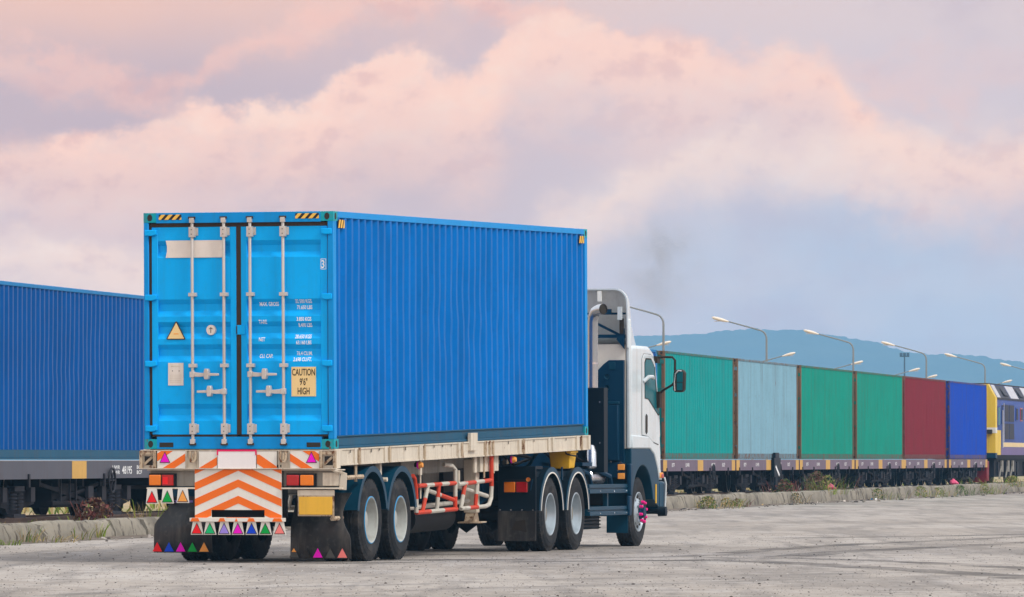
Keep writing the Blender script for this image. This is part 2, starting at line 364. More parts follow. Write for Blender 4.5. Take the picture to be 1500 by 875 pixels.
# ------------------------------------------------------------------ ground, track, hills
def grid(name, xs, ys, zf, mat, kind='structure'):
    mb = MB(mat); nx = len(xs)
    mb.add([(x, y, zf(x, y)) for y in ys for x in xs], [(j * nx + i, j * nx + i + 1, (j + 1) * nx + i + 1, (j + 1) * nx + i) for j in range(len(ys) - 1) for i in range(nx - 1)])
    o = mb.build(name, smooth=60); tag(o, kind=kind); return o
def ground_mat(name, kind):
    m = bpy.data.materials.new(name); m.use_nodes = True
    global NT
    NT = m.node_tree; b = NT.nodes['Principled BSDF']; b.inputs['Roughness'].default_value = .92; b.inputs['Specular IOR Level'].default_value = .2
    g = N('ShaderNodeNewGeometry'); pos = g.outputs['Position']
    def nz(sc_, det, mapv=(1, 1, 1), rot=0, r=.6):
        mp = N('ShaderNodeMapping'); mp.inputs['Rotation'].default_value = (0, 0, rot); mp.inputs['Scale'].default_value = mapv; L(pos, mp.inputs[0])
        n = N('ShaderNodeTexNoise'); L(mp.outputs[0], n.inputs['Vector']); n.inputs['Scale'].default_value = sc_; n.inputs['Detail'].default_value = det; n.inputs['Roughness'].default_value = r
        return n.outputs[0]
    if kind == 'yard':
        c = mixc(smooth(nz(.10, 5), .35, .65), (.31, .272, .236), (.40, .362, .325))
        c = mixc(M_('MULTIPLY', smooth(nz(.5, 7, (1, .16, 1), R(-20)), .45, .63), .6), c, (.17, .152, .138))      # scuffs along the driving line
        c = mixc(M_('MULTIPLY', smooth(nz(2.2, 6, (1, .06, 1), R(-35)), .49, .67), .5), c, (.13, .118, .11))
        c = mixc(M_('MULTIPLY', smooth(nz(1.3, 6, (1, .2, 1), R(8)), .5, .70), .4), c, (.47, .44, .42))
        c = mixc(M_('MULTIPLY', smooth(nz(1.1, 4, r=.75), .48, .64), .45), c, (.17, .155, .145)); c = mixc(M_('MULTIPLY', smooth(nz(1.7, 4, r=.8), .53, .66), .4), c, (.50, .47, .45)); c = mixc(M_('MULTIPLY', smooth(nz(7, 6), .50, .72), .5), c, (.16, .145, .135))
        c = mixc(M_('MULTIPLY', smooth(nz(30, 4), .48, .72), .55), c, (.15, .135, .125))
        sp = N('ShaderNodeSeparateXYZ'); L(pos, sp.inputs[0])
        wob = M_('MULTIPLY', M_('SUBTRACT', nz(.25, 3), .5), 1.2)
        for cx, cy, rad, wd, am in ((38, 58, 33.5, .22, .5), (38, 58, 31.6, .22, .45), (30, 40, 38.5, .3, .45), (30, 40, 36.6, .25, .4), (60, 90, 49, .3, .4), (60, 90, 46.6, .3, .4)):
            dx = M_('SUBTRACT', sp.outputs[0], cx); dy = M_('SUBTRACT', sp.outputs[1], cy)
            d = M_('SQRT', M_('ADD', M_('MULTIPLY', dx, dx), M_('MULTIPLY', dy, dy)))
            d = M_('ABSOLUTE', M_('ADD', M_('SUBTRACT', d, rad), wob))
            f = M_('MULTIPLY', M_('SUBTRACT', 1.0, smooth(d, wd * .4, wd)), M_('MULTIPLY', smooth(nz(.35, 5), .4, .65), am))
            c = mixc(f, c, (.10, .093, .09))
        bh = nz(12, 7)
        bd = .02
    elif kind == 'bed':
        c = mixc(nz(.8, 6), (.16, .12, .085), (.30, .235, .16)); c = mixc(smooth(nz(16, 5), .5, .7), c, (.09, .06, .05)); bh = nz(14, 6); bd = .05
    elif kind == 'hill':
        c = mixc(nz(.012, 8), (.015, .03, .02), (.13, .15, .07)); bh = nz(.03, 6); bd = 8
    else:
        c = mixc(smooth(nz(.06, 6), .4, .6), (.36, .26, .15), (.20, .19, .07)); c = mixc(smooth(nz(3, 6), .45, .7), c, (.42, .33, .20)); bh = nz(4, 6); bd = .05
    L(c, b.inputs['Base Color'])
    bp = N('ShaderNodeBump'); bp.inputs['Strength'].default_value = .6; bp.inputs['Distance'].default_value = bd; L(bh, bp.inputs['Height']); L(bp.outputs[0], b.inputs['Normal'])
    return m
grid('ground', [-1500, -300, 0, 300, 1800], [-40, 100, 400, 2000, 7000], lambda x, y: -.03, ground_mat('dry_field', 'field'))
yb = MB(ground_mat('dusty_yard_concrete', 'yard'))
ya = [TP(2.12, t) for t in (-60, -20, 20, 60, 100, 150, 200, 260, 330)]
yd = [Vector((-30, -20, 0))] + [Vector((x, y, 0)) for x, y in ((-8, 30), (0, 50), (10, 70), (25, 90), (40, 120), (60, 160), (100, 220), (140, 300))]
n_ = len(ya)
yb.add(ya + yd, [(i, i + 1, n_ + i + 1, n_ + i) for i in range(n_ - 1)])
yb.add([Vector((-30, -20, 0)), Vector((160, -20, 0)), Vector((180, 300, 0))] + yd[::-1][:-1], [tuple(range(3 + n_ - 1))])
tag(yb.build('yard', smooth=0), kind='structure')
# dark tyre tracks worn into the yard
tm = bpy.data.materials.new('rubber_tracks'); tm.use_nodes = True; NT = tm.node_tree; pb_ = NT.nodes['Principled BSDF']; pb_.inputs['Base Color'].default_value = (.075, .068, .066, 1); pb_.inputs['Roughness'].default_value = .9
g_ = N('ShaderNodeNewGeometry'); at_ = N('ShaderNodeAttribute', attribute_name='wear')
def tn(sc_, det, rg_):
    n = N('ShaderNodeTexNoise'); L(g_.outputs['Position'], n.inputs['Vector']); n.inputs['Scale'].default_value = sc_; n.inputs['Detail'].default_value = det; n.inputs['Roughness'].default_value = rg_; return n.outputs[0]
al = M_('MULTIPLY', M_('MULTIPLY', smooth(tn(.7, 6, .7), .36, .62), smooth(M_('ADD', at_.outputs['Fac'], M_('MULTIPLY', M_('SUBTRACT', tn(3, 4, .6), .5), .9)), .25, .8)), .55)
L(al, pb_.inputs['Alpha'])
tmb = MB(tm); wear = []
def track(pts, wd):
    P3 = []
    for i in range(len(pts) - 1):
        p0, p1, p2, p3 = pts[max(0, i - 1)], pts[i], pts[i + 1], pts[min(len(pts) - 1, i + 2)]
        for k in range(10):
            t = k / 10; P3.append(tuple(.5 * (2 * b + (c - a) * t + (2 * a - 5 * b + 4 * c - d) * t * t + (3 * b - a - 3 * c + d) * t ** 3) for a, b, c, d in zip(p0, p1, p2, p3)))
    vs = []
    for i, p in enumerate(P3):
        q = Vector(P3[min(i + 1, len(P3) - 1)]) - Vector(P3[max(i - 1, 0)]); n = Vector((-q.y, q.x)).normalized()
        for u, a in ((-1, 0), (-.5, 1), (0, .8), (.5, 1), (1, 0)):
            vs.append((p[0] + n.x * u * wd, p[1] + n.y * u * wd, .004)); wear.append(a)
    tmb.add(vs, [(i * 5 + k, i * 5 + k + 1, i * 5 + k + 6, i * 5 + k + 5) for i in range(len(P3) - 1) for k in range(4)])
track([(-2.5, 74.6), (-1, 75.4), (.84, 76.2), (3.1, 78.3), (4.5, 84), (6.3, 89), (12, 106), (24, 150)], .42)
track([(-2.5, 76.6), (-1, 77.4), (.84, 78.2), (2.4, 80.5), (3.4, 85), (5.0, 91), (10.4, 107), (22, 150)], .35)
track([(-2, 77.2), (1.5, 77), (3.0, 76), (4.2, 71.7), (5.5, 65.6), (6.5, 55), (7, 45)], .45)
track([(2.5, 79), (4.2, 77.5), (5.6, 73), (7.0, 66), (8.0, 55)], .35)
track([(4, 98), (9, 104), (16, 118), (26, 150)], .5)
to_ = tmb.build('tyre_tracks', smooth=0)
ca_ = to_.data.attributes.new('wear', 'FLOAT', 'POINT')
lut = {(round(v[0], 3), round(v[1], 3)): a for v, a in zip(tmb.v, wear)}
for i_, v_ in enumerate(to_.data.vertices): ca_.data[i_].value = lut.get((round(v_.co.x, 3), round(v_.co.y, 3)), .5); tag(to_, kind='structure')
# raised track bed behind the kerb
tb = MB(ground_mat('track_bed_dirt', 'bed'))
prof = [(1.82, .26), (1.0, .19), (.3, .13), (-1.2, .13), (-3.2, .12), (-6.5, .0), (-8, -.04)]
ts = list(range(-60, 321, 4))
tb.add([TP(o, t, z + .035 * mnoise.noise(Vector((o * .9, t * .31, 0)))) for t in ts for o, z in prof],
       [(j * 7 + i, j * 7 + i + 1, (j + 1) * 7 + i + 1, (j + 1) * 7 + i) for j in range(len(ts) - 1) for i in range(6)])
tag(tb.build('track_bed', smooth=60), kind='structure')
rl = MB()
for off in (-.72, -1.72):
    for (a, b, z0, z1, mt) in ((-.065, .065, .10, .17, 'steel_rail'), (-.012, .012, .17, .25, 'steel_rail'), (-.036, .036, .25, .282, 'steel_rail'), (-.03, .03, .282, .285, 'rail_top')):
        rl.m(mt); p = [TP(off + a, -60), TP(off + b, -60), TP(off + b, 320), TP(off + a, 320)]
        rl.add([(q.x, q.y, z0) for q in p] + [(q.x, q.y, z1) for q in p], [(0, 3, 2, 1), (4, 5, 6, 7), (0, 1, 5, 4), (1, 2, 6, 5), (2, 3, 7, 6), (3, 0, 4, 7)])
tag(rl.build('railway_track', smooth=0), kind='structure')
# kerb of cast blocks, a little out of line with one another
kb = MB('kerb'); t = -60.0; rk = random.Random(3)
while t < 320:
    ln = 2.0 + rk.random() * .25; dz = rk.uniform(-.02, .02) + min(.06, max(0, t) * .0006); do = rk.uniform(-.015, .015)
    n = 7; gp = rk.choice((.02, .03, .05, .10))
    rows = []
    for i in range(n + 1):
        tt = t + ln * i / n - (gp if i == n else 0)
        j = lambda k: .012 * mnoise.noise(Vector((tt * 2.3, k * 3.1, 0)))
        chip = rk.uniform(.02, .06) if i in (0, n) else rk.choice((0, 0, 0, .02))
        rows.append([(1.80 + do, -.03), (1.80 + do, .295 + dz + j(1) - chip * .3), (1.86 + do, .31 + dz + j(2) - chip * .5), (2.03 + do, .31 + dz + j(3) - chip), (2.08 + do + j(5) - chip, .27 + dz + j(4) - chip), (2.12 + do + j(6), .10), (2.13 + do + j(7), -.03)])
        rows[-1] = [TP(o, tt, z) for o, z in rows[-1]]
    vs = [p for r_ in rows for p in r_]
    kb.add(vs, [(i * 7 + k, i * 7 + k + 1, (i + 1) * 7 + k + 1, (i + 1) * 7 + k) for i in range(n) for k in range(6)] + [tuple(range(7)), tuple(n * 7 + k for k in range(6, -1, -1))])
    t += ln
tag(kb.build('kerb', smooth=40), kind='structure')
so_m = paint('gutter_soil', (.17, .14, .115), .95, .35, .6, (.07, .06, .05), scale=2, streak=(1, 1, 1), bump=.02)
so_b = MB(so_m); tt_ = [-40 + .25 * i for i in range(1150)]
so_b.add([TP(o_, t, z_) for t in tt_ for o_, z_ in ((2.10, .035), (2.2, .02), (2.30 + .28 * max(0, .45 + mnoise.fractal(Vector((t * .45, 1, 0)), 1, 2, 5)), .004))], [(i * 3 + k, i * 3 + k + 1, i * 3 + k + 4, i * 3 + k + 3) for i in range(len(tt_) - 1) for k in range(2)])
tag(so_b.build('gutter_dirt', smooth=60), kind='structure')
# hills, kilometres off
ridge = [(-900, 40), (-500, 55), (-200, 85), (0, 112), (120, 128), (167, 129), (200, 131), (233, 134), (290, 133), (333, 128), (360, 122), (393, 112), (433, 109), (467, 108), (500, 103), (560, 96), (700, 70), (1200, 50)]
def hz(x, y):
    u = (y - 5300) / 900.0
    k = math.exp(-((u - 1) ** 2) * 2.2)
    return pw(x, ridge) * k + (5 * mnoise.fractal(Vector((x * .01, y * .01, 3)), 1, 2, 4) + 2.2 * mnoise.noise(Vector((x * .17, y * .05, 1)))) * min(1, k * 1.4) - 3
grid('hills', [-900 + 4 * i for i in range(525)], [5000 + 75 * i for i in range(22)], hz, ground_mat('forested_hillside', 'hill'))
# haze: even air from below the ground to just over the hill tops
hb = MB(); hm = bpy.data.materials.new('haze_air'); hm.use_nodes = True; NT = hm.node_tree; NT.nodes.clear()
pv = N('ShaderNodeVolumePrincipled'); pv.inputs['Color'].default_value = (.28, .63, 1.0, 1); pv.inputs['Density'].default_value = HAZE_D; pv.inputs['Anisotropy'].default_value = -.45
mo = N('ShaderNodeOutputMaterial'); L(pv.outputs[0], mo.inputs['Volume'])
hb.m(hm).box(-1600, 1900, -60, 7100, -4.2, HAZE_TOP + 1.3)
tag(hb.build('haze', smooth=0), kind='stuff')

# ------------------------------------------------------------------ containers
CW, CH, CL = 2.438, 2.896, 12.192
def corr_wall(mb, x, sgn, y0, y1, z0, z1, depth, dents=0.0, rows=1, seed=0):
    pitch = .278; n = round((y1 - y0) / pitch); pitch = (y1 - y0) / n; k = pitch / .278
    ys = []
    for i in range(n):
        b = y0 + i * pitch
        ys += [(b, depth), (b + .035 * k, depth), (b + .103 * k, 0), (b + .175 * k, 0), (b + .243 * k, depth)]
    ys.append((y1, depth))
    m = len(ys); vs = []
    for j in range(rows + 1):
        z = z0 + (z1 - z0) * j / rows
        for y, d in ys:
            e = 0; yy = y
            if dents and 0 < j < rows:
                a = math.exp(-((y - 6.1) / 2.6) ** 2 - ((z - 1.5) / .7) ** 2)
                e = dents * (a * (1.2 * mnoise.noise(Vector((y * 1.5, z * 2.2, seed))) + .5) + .22 * mnoise.noise(Vector((y * 1.1, z * 1.3, seed + 5))))
                yy = y + dents * .35 * a * mnoise.noise(Vector((y * 4, z * 6, seed + 9)))
            vs.append((x - sgn * (d + max(-.004, e)), yy, z))
    mb.add(vs, [(j * m + i, j * m + i + 1, (j + 1) * m + i + 1, (j + 1) * m + i) for j in range(rows) for i in range(m - 1)])
def roof_mesh(mb, L_=CL):
    n = 40; pts = []
    p = (L_ - .3) / n
    for i in range(n):
        b = .15 + i * p; pts += [(b, .0), (b + p * .3, .0), (b + p * .42, .022), (b + p * .85, .022), (b + p * .97, .0)]
    pts.append((L_ - .15, 0)); m = len(pts)
    vs = [(x, y, CH - .025 + z) for x in (.05, CW - .05) for y, z in pts]
    mb.add(vs, [(i, i + 1, m + i + 1, m + i) for i in range(m - 1)])
def castings(root, mat):
    for x in (0, CW - .162):
        for y in (0, CL - .178):
            for z in (0, CH - .118):
                mb = MB(mat).box(x, x + .162, y, y + .178, z, z + .118)
                mb.m('ink')
                cz = z + .059; cx = x + .081
                oval = [(cx + .032 * math.cos(t * math.pi / 8), cz + .042 * math.sin(t * math.pi / 8)) for t in range(16)]
                yy = y - .003 if y == 0 else y + .178
                mb.prism(oval, 'xz', yy, yy + .003)
                xx = x - .003 if x == 0 else x + .162
                mb.prism([(y + .089 + (a - cx), b) for a, b in oval], 'yz', xx, xx + .003)
                mb.build('corner_casting', root)
RECESS = [(2.552, 2.343), (1.833, 1.623), (1.556, 1.347), (1.28, 1.071), (.552, .343)]
DY = .028
def door_depth(z):
    for a, b in RECESS:
        if b <= z <= a: return .045 * min(1, (a - z) / .06, (z - b) / .07)
    return 0
def door_panel(mb, x0, x1, px0, px1, z0, z1, y=DY):
    mb.box(x0, px0, y, y + .05, z0, z1); mb.box(px1, x1, y, y + .05, z0, z1)
    pr = [(z1, 0)]
    for a, b in RECESS: pr += [(a, 0), (a - .06, .045), (b + .07, .045), (b, 0)]
    pr.append((z0, 0)); m = len(pr)
    vs = [(x, y + .003 + d, z) for x in (px0, px1) for z, d in pr]
    mb.add(vs, [(i, i + 1, m + i + 1, m + i) for i in range(m - 1)])
def lock_rod(door, x, hand, detail=True):
    mb = MB('rod'); y = -.012
    mb.tube([(x, y, .11), (x, y, 2.80)], .0195, 8)
    for z0, z1, wd in ((2.595, 2.72, .036), (.18, .31, .036)):
        mb.box(x - wd, x + wd, y - .028, DY, z0, z1); mb.box(x - wd - .012, x + wd + .03, DY - .012, DY, z0 + .02, z1 - .01)
        mb.m('ink')
        for zz in (z0 + .03, z1 - .04): mb.box(x - .006, x + .006, y - .031, y - .028, zz, zz + .012)
        mb.m('rod')
    for z in (1.891, 1.021):
        mb.box(x - .045, x + .05, y - .024, DY, z - .022, z + .022)
    for z, s in ((2.80, 1), (.09, -1)):
        mb.m('rod'); mb.box(x - .028, x + .028, y - .03, .0, z - .03, z + .03)
        mb.m('gasket'); mb.box(x - .045, x + .04, y - .02, .0, z + s * .032 - .014, z + s * .032 + .014)
        mb.m('rod')
    mb.build('lock_rod', door, bevel=.004)
    z = .912 if hand > 0 else .703
    h = MB('rod')
    h.box(x + hand * .0 - .03, x + .03, y - .034, y + .02, z - .035, z + .035)
    h.prism([(x + hand * .03, z - .028), (x + hand * .10, z - .03), (x + hand * .19, z - .018), (x + hand * .345, z - .016), (x + hand * .345, z + .012), (x + hand * .19, z + .018), (x + hand * .10, z + .02), (x + hand * .03, z + .028)], 'xz', y - .030, y - .012)
    hx = x + hand * .185
    h.prism([(hx - .022, z - .06), (hx + .022, z - .06), (hx + .03, z - .03), (hx + .026, z), (hx + .03, z + .03), (hx + .02, z + .07), (hx - .02, z + .07), (hx - .03, z + .03), (hx - .026, z), (hx - .03, z - .03)], 'xz', y - .045, DY)
    h.build('door_handle', door, bevel=.004)
def tri(mb, x, z, s, h, y, mat, edge='ink', r=0):
    mb.m(edge).prism([(x - s / 2 - .012, z - .008), (x + s / 2 + .012, z - .008), (x, z + h + .016)], 'xz', y, y + .004)
    mb.m(mat).prism([(x - s / 2, z), (x + s / 2, z), (x, z + h)], 'xz', y - .003, y + .001)
def stripes(mb, rect, y, mat, pitch, width, lean, phase=0):
    x0, x1, z0, z1 = rect; h = z1 - z0; x = x0 - abs(lean) * 2 + phase
    while x < x1 + abs(lean) * 2:
        q = clip_rect([(x, z0), (x + width, z0), (x + width + lean, z1), (x + lean, z1)], rect)
        if q: mb.m(mat).prism(q, 'xz', y - .003, y + .001)
        x += pitch

def big_container():
    root = empty('shipping_container', BASE, (PITCH, 0, -YAW))
    tag(root, 'bright blue high cube shipping container with cream lock rods, loaded on the truck trailer', 'container')
    f = MB('blue_frame')
    f.box(.162, CW - .162, 0, .10, CH - .126, CH)                      # header
    f.box(.162, CW - .162, 0, .10, .0, .148)                           # sill
    f.box(.162, CW - .162, CL - .1, CL, CH - .12, CH); f.box(.162, CW - .162, CL - .1, CL, 0, .12)
    for x0, x1 in ((0, .06), (CW - .06, CW)):
        f.box(x0, x1, .178, CL - .178, CH - .075, CH)
    f.m('ink'); f.box(.195, .375, -.003, .0, .02, .078); f.box(CW - .352, CW - .175, -.003, .0, .02, .078)
    f.build('frame', root, bevel=.006)
    for x0, x1 in ((0, .062), (CW - .075, CW)):
        MB('blue_frame').box(x0, x1, .0, .12, .118, CH - .118).build('corner_post', root, bevel=.006)
        MB('blue_frame').box(x0, x1, CL - .12, CL, .118, CH - .118).build('corner_post', root, bevel=.006)
    b = MB('rail_shaded')
    for x0, x1 in ((0.008, .06), (CW - .06, CW - .008)):
        b.box(x0, x1, .178, CL - .178, 0.0, .03); b.box(x0 + .02, x1 - .02, .178, CL - .178, .03, .14); b.box(x0, x1, .178, CL - .178, .14, .158)
    b.box(.06, CW - .06, .2, CL - .2, .10, .15)
    b.build('bottom_rail', root, bevel=.004)
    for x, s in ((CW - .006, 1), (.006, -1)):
        wl = MB('blue_shaded'); corr_wall(wl, x, s, .12, CL - .12, .158, CH - .075, .042, .022, 26, 2)
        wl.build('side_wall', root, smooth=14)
    rf = MB('blue_shaded'); roof_mesh(rf); rf.build('roof', root)
    MB('blue_shaded').box(.06, CW - .06, CL - .07, CL - .03, .12, CH - .12).build('front_wall', root)
    castings(root, MT['teal_edge'])
    g = MB('gasket')
    g.box(.062, CW - .075, .085, .10, .148, CH - .126)
    for x0, x1 in ((.062, .093), (1.186, 1.243), (CW - .087, CW - .075)): g.box(x0, x1, .030, .062, .172, 2.77 - .003)
    g.box(.093, 1.186, .026, .062, 2.722, CH - .128); g.box(1.243, CW - .087, .026, .062, 2.722, CH - .128)
    g.box(.093, 1.186, .030, .062, .150, .172); g.box(1.243, CW - .087, .030, .062, .150, .172)
    g.build('door_gasket', root)
    # hazard marks along the top
    for x0, x1 in ((.2, .49), (1.955, 2.255)):
        hzd = MB('haz_k').box(x0, x1, -.003, .0, CH - .085, CH - .022); stripes(hzd, (x0, x1, CH - .085, CH - .022), -.004, 'haz_y', .095, .05, .06); hzd.build('hazard_marking', root, smooth=0)
    for y0 in (.20, CL - .45):
        hzd = MB('haz_k').box(CW - .002, CW + .002, y0, y0 + .26, CH - .20, CH - .10)
        for k in range(3):
            q = clip_rect([(y0 + k * .1, CH - .2), (y0 + k * .1 + .055, CH - .2), (y0 + k * .1 + .105, CH - .1), (y0 + k * .1 + .05, CH - .1)], (y0, y0 + .26, CH - .2, CH - .1))
            if q: hzd.m('haz_y').prism(q, 'yz', CW + .001, CW + .005)
        hzd.build('hazard_marking', root, smooth=0)
    fn = lambda x, z: (x, DY + .003 + door_depth(z) - .0025, z)
    for side in (0, 1):
        x0, x1, p0, p1 = ((.095, 1.184, .173, 1.107), (1.245, 2.351, 1.322, 2.265))[side]
        mb = MB('blue_lit'); door_panel(mb, x0, x1, p0, p1, .176, 2.72)
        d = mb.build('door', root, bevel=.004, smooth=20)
        for z in (2.653, 1.858, 1.046, .251):
            h = MB('blue_lit')
            if side == 0: h.prism([(.018, z - .035), (.10, z - .04), (.165, z - .025), (.165, z + .035), (.018, z + .035)], 'xz', -.018, DY + .0)
            else: h.prism([(CW - .02, z - .035), (CW - .10, z - .04), (CW - .155, z - .025), (CW - .155, z + .035), (CW - .02, z + .035)], 'xz', -.018, DY + .0)
            h.build('hinge', d, bevel=.008, seg=2)
        for x, hd in (((.631, 1), (1.037, -1)), ((1.374, 1), (1.798, -1)))[side]: lock_rod(d, x, hd)
        if side == 0:
            s = MB('label_w')
            nn = 14
            top = [(.285 + i * .755 / nn, 2.552 - .004 * math.sin(i)) for i in range(nn + 1)]
            vs = []
            for j, z in enumerate((2.556, 2.49, 2.42, 2.345)):
                for i in range(nn + 1):
                    x = .278 + .76 * i / nn + (.018 if j in (1, 2) and i == 0 else 0); vs.append(fn(x, z)[:1] + (DY - .006 - .004 * math.sin(i * 1.3 + j), z))
            s.add(vs, [(j * (nn + 1) + i, j * (nn + 1) + i + 1, (j + 1) * (nn + 1) + i + 1, (j + 1) * (nn + 1) + i) for j in range(3) for i in range(nn)])
            s.build('blank_label', d)
            s = MB('ink')
            s.m('gasket').prism([(.283, 1.352), (.295, 1.34), (.515, 1.34), (.527, 1.352), (.418, 1.562), (.402, 1.562)], 'xz', DY - .006, DY - .003)
            s.m('label_y').prism([(.297, 1.352), (.513, 1.352), (.41, 1.548)], 'xz', DY - .009, DY - .006)
            s.m('amber_t'); s.box(.38, .44, DY - .011, DY - .009, 1.405, 1.417)
            s.build('warning_sticker', d, smooth=0)
            s = MB('label_w'); cx, cz = (307 - 208) / 115.7, (657 - 483) / 119.5
            s.prism([(cx + .058 * math.cos(k * math.pi / 12), cz + .062 * math.sin(k * math.pi / 12)) for k in range(24)], 'xz', DY - .004, DY + .04)
            s.m('ink'); s.box(cx - .004, cx + .004, DY - .006, DY - .004, cz - .035, cz + .03); s.bar((cx - .022, DY - .005, cz + .012), (cx, DY - .005, cz + .03), .004, .006); s.bar((cx + .022, DY - .005, cz + .012), (cx, DY - .005, cz + .03), .004, .006)
            s.build('round_sticker', d)
            s = MB('label_w'); s.box(.303, .50, DY - .005, DY + .003, .778, 1.054)
            s.m('greytri')
            for cx in (.36, .445): s.box(cx - .005, cx + .005, DY - .007, DY - .005, .95, .962)
            s.m('cream')
            for k in range(5): s.box(.33, .475, DY - .007, DY - .005, .815 + k * .022, .819 + k * .022)
            s.box(.34, .46, DY - .007, DY - .005, 1.005, 1.02)
            s.build('data_plate', d, smooth=0)
        else:
            s = MB('letter'); X = lambda p: (p - 208) / 115.7; Z = lambda p: (657 - p) / 119.5
            for lab, a, b, py in (("MAX. GROSS", "32 500 KGS", "71.650 LBS", 445), ("TARE", "3.850 KGS", "8.490 LBS", 471), ("NET", "28.650 KGS", "63.160 LBS", 496.5), ("CU. CAP.", "76.4 CU.M.", "2.698 CU.FT.", 521)):
                text_into(s, lab, .046, X(378), Z(py + 3.2), fn, .66, 'LEFT', 2, .0012)
                text_into(s, a, .046, X(456), Z(py - .6), fn, .66, 'RIGHT', 2, .0012)
                text_into(s, b, .046, X(456), Z(py + 8.2), fn, .66, 'RIGHT', 2, .0012)
            s.build('weight_lettering', d, smooth=0)
            s = MB('letter'); fl = lambda x, z: (x, DY - .003, z)
            text_into(s, "3", .095, X(474.3) - .005, Z(393.5), fl, .75, 'CENTER', 0, .002)
            for r_ in ((X(470.3), X(478.3), Z(395.5), Z(395.5) + .006), (X(470.3), X(478.3), Z(380) - .006, Z(380)), (X(470.3), X(470.3) + .006, Z(395), Z(380)), (X(478.3) - .006, X(478.3), Z(395), Z(380))):
                s.box(r_[0], r_[1], DY - .0025, DY, r_[2], r_[3])
            s.build('check_digit', d, smooth=0)
            s = MB('label_y'); s.box(X(426.5), X(462.5), DY - .005, DY + .003, Z(580.5), Z(537.5)); s.m('ink')
            fl = lambda x, z: (x, DY - .007, z)
            for tx, py in (("CAUTION", 550), ("9'6\"", 564), ("HIGH", 577.5)): text_into(s, tx, .082, X(444.5), Z(py), fl, .56, 'CENTER', 0, .0015)
            s.build('caution_sign', d, smooth=0)
            MB('blue_lit').box(1.19, 1.30, DY - .012, DY + .02, Z(490), Z(476)).m('gasket').box(1.185, 1.2, DY - .016, DY + .01, Z(489), Z(477)).build('door_latch', d, bevel=.004)
    return root
big_container()

def train_container(name, label, t0, mats, detail=1, flat=.034, seed=0, cat='container', group='containers on the train'):
    wall, frame = mats
    rusty = wall not in (m_lb[0], m_cob[0], m_red[0])
    root = empty(name, TP(-CW, t0, 1.262), (0, 0, -PT)); tag(root, label, cat, group)
    f = MB(frame)
    for y in (0, CL - .1):
        f.box(.162, CW - .162, y, y + .1, CH - .12, CH); f.box(.162, CW - .162, y, y + .1, 0, .13)
        for x in (0, CW - .075):
            MB(MT['cast_rust'] if rusty else frame).box(x - .003, x + .078, y - .003, y + .14, .118, CH - .118).build('corner_post', root, bevel=.006)
    for x in (0, CW - .06):
        f.box(x, x + .06, .178, CL - .178, CH - .065, CH); f.m('rail_shaded' if wall is m_lb[0] else frame); f.box(x, x + .06, .178, CL - .178, 0, .03); f.box(x + .012, x + .048, .178, CL - .178, .03, .16); f.m(frame)
    f.build('frame', root, bevel=.006)
    for x, s in ((CW - .006, 1), (.006, -1)):
        wl = MB(wall); corr_wall(wl, x, s, .10, CL - .10, .16, CH - .065, flat, .02, 10, seed); wl.build('side_wall', root, smooth=14)
    rf = MB(wall); roof_mesh(rf); rf.build('roof', root)
    castings(root, MT['cast_rust'] if rusty or wall is m_red[0] else frame)
    for x0, x1 in ((.08, 1.21), (1.228, CW - .08)):
        d = MB('cream_r' if wall is m_pale[0] else wall); d.box(x0, x1, .03, .08, .13, CH - .12); d = d.build('door', root)
        for k in (.3, .72):
            x = x0 + (x1 - x0) * k; MB('rod').tube([(x, .0, .1), (x, .0, CH - .1)], .02, 6).box(x - .04, x + .04, -.02, .03, 2.6, 2.7).box(x - .04, x + .04, -.02, .03, .2, .3).build('lock_rod', d)
        for z in (.35, 1.05, 1.85, 2.6):
            xx = x0 if x0 < 1 else x1
            MB(frame).box(xx - .09, xx + .07, -.01, .03, z - .05, z + .05).build('hinge', d)
    MB(wall).box(.075, CW - .075, CL - .07, CL - .03, .13, CH - .12).build('front_wall', root)
    return root
m_lb = (paint('left_blue_wall', (.0, .075, .29), .34, .15, .3, (.0, .045, .16), 0, streak=(1, 1, .5), spec=.08), paint('left_blue_frame', (.0, .18, .44), .5, .1, .3, (.02, .05, .15), .08))
m_green = box_mat('sea_green', (.0, .27, .20), .24); m_pale = box_mat('pale_blue', (.205, .39, .49), .30); m_red = box_mat('oxide_red', (.20, .016, .03), .10)
m_cob = box_mat('cobalt_blue', (.0, .06, .46), .06); m_teal = box_mat('teal_green', (.0, .29, .285), .22)
CONTS = [('blue corrugated container on the left flat wagon behind the trailer doors', -1.1, m_lb),
         ('blue container on the wagon hidden behind the truck trailer', 12.3, m_lb), ('blue container on the wagon hidden behind the truck trailer', 25.6, m_lb),
         ('blue container on the wagon hidden behind the truck trailer', 39.0, m_lb), ('blue container on the wagon hidden behind the truck trailer', 52.4, m_lb),
         ('teal green container with rusty edges directly behind the truck cab and mirror', 65.8, m_teal),
         ('pale weathered blue container with rusty corners between two green ones', 78.65, m_pale),
         ('green container with rust streaks standing right of the pale blue one', 91.5, m_green),
         ('green container next to the dark red container on the train', 104.45, m_green),
         ('dark red container between the green and the cobalt blue ones', 117.05, m_red),
         ('cobalt blue container at the train end beside the locomotive', 130.45, m_cob)]
for i, (lab, t0, ms) in enumerate(CONTS):
    train_container('shipping_container', lab, t0, ms, seed=i * 3 + 1, flat=.026 if ms is m_pale else .038)

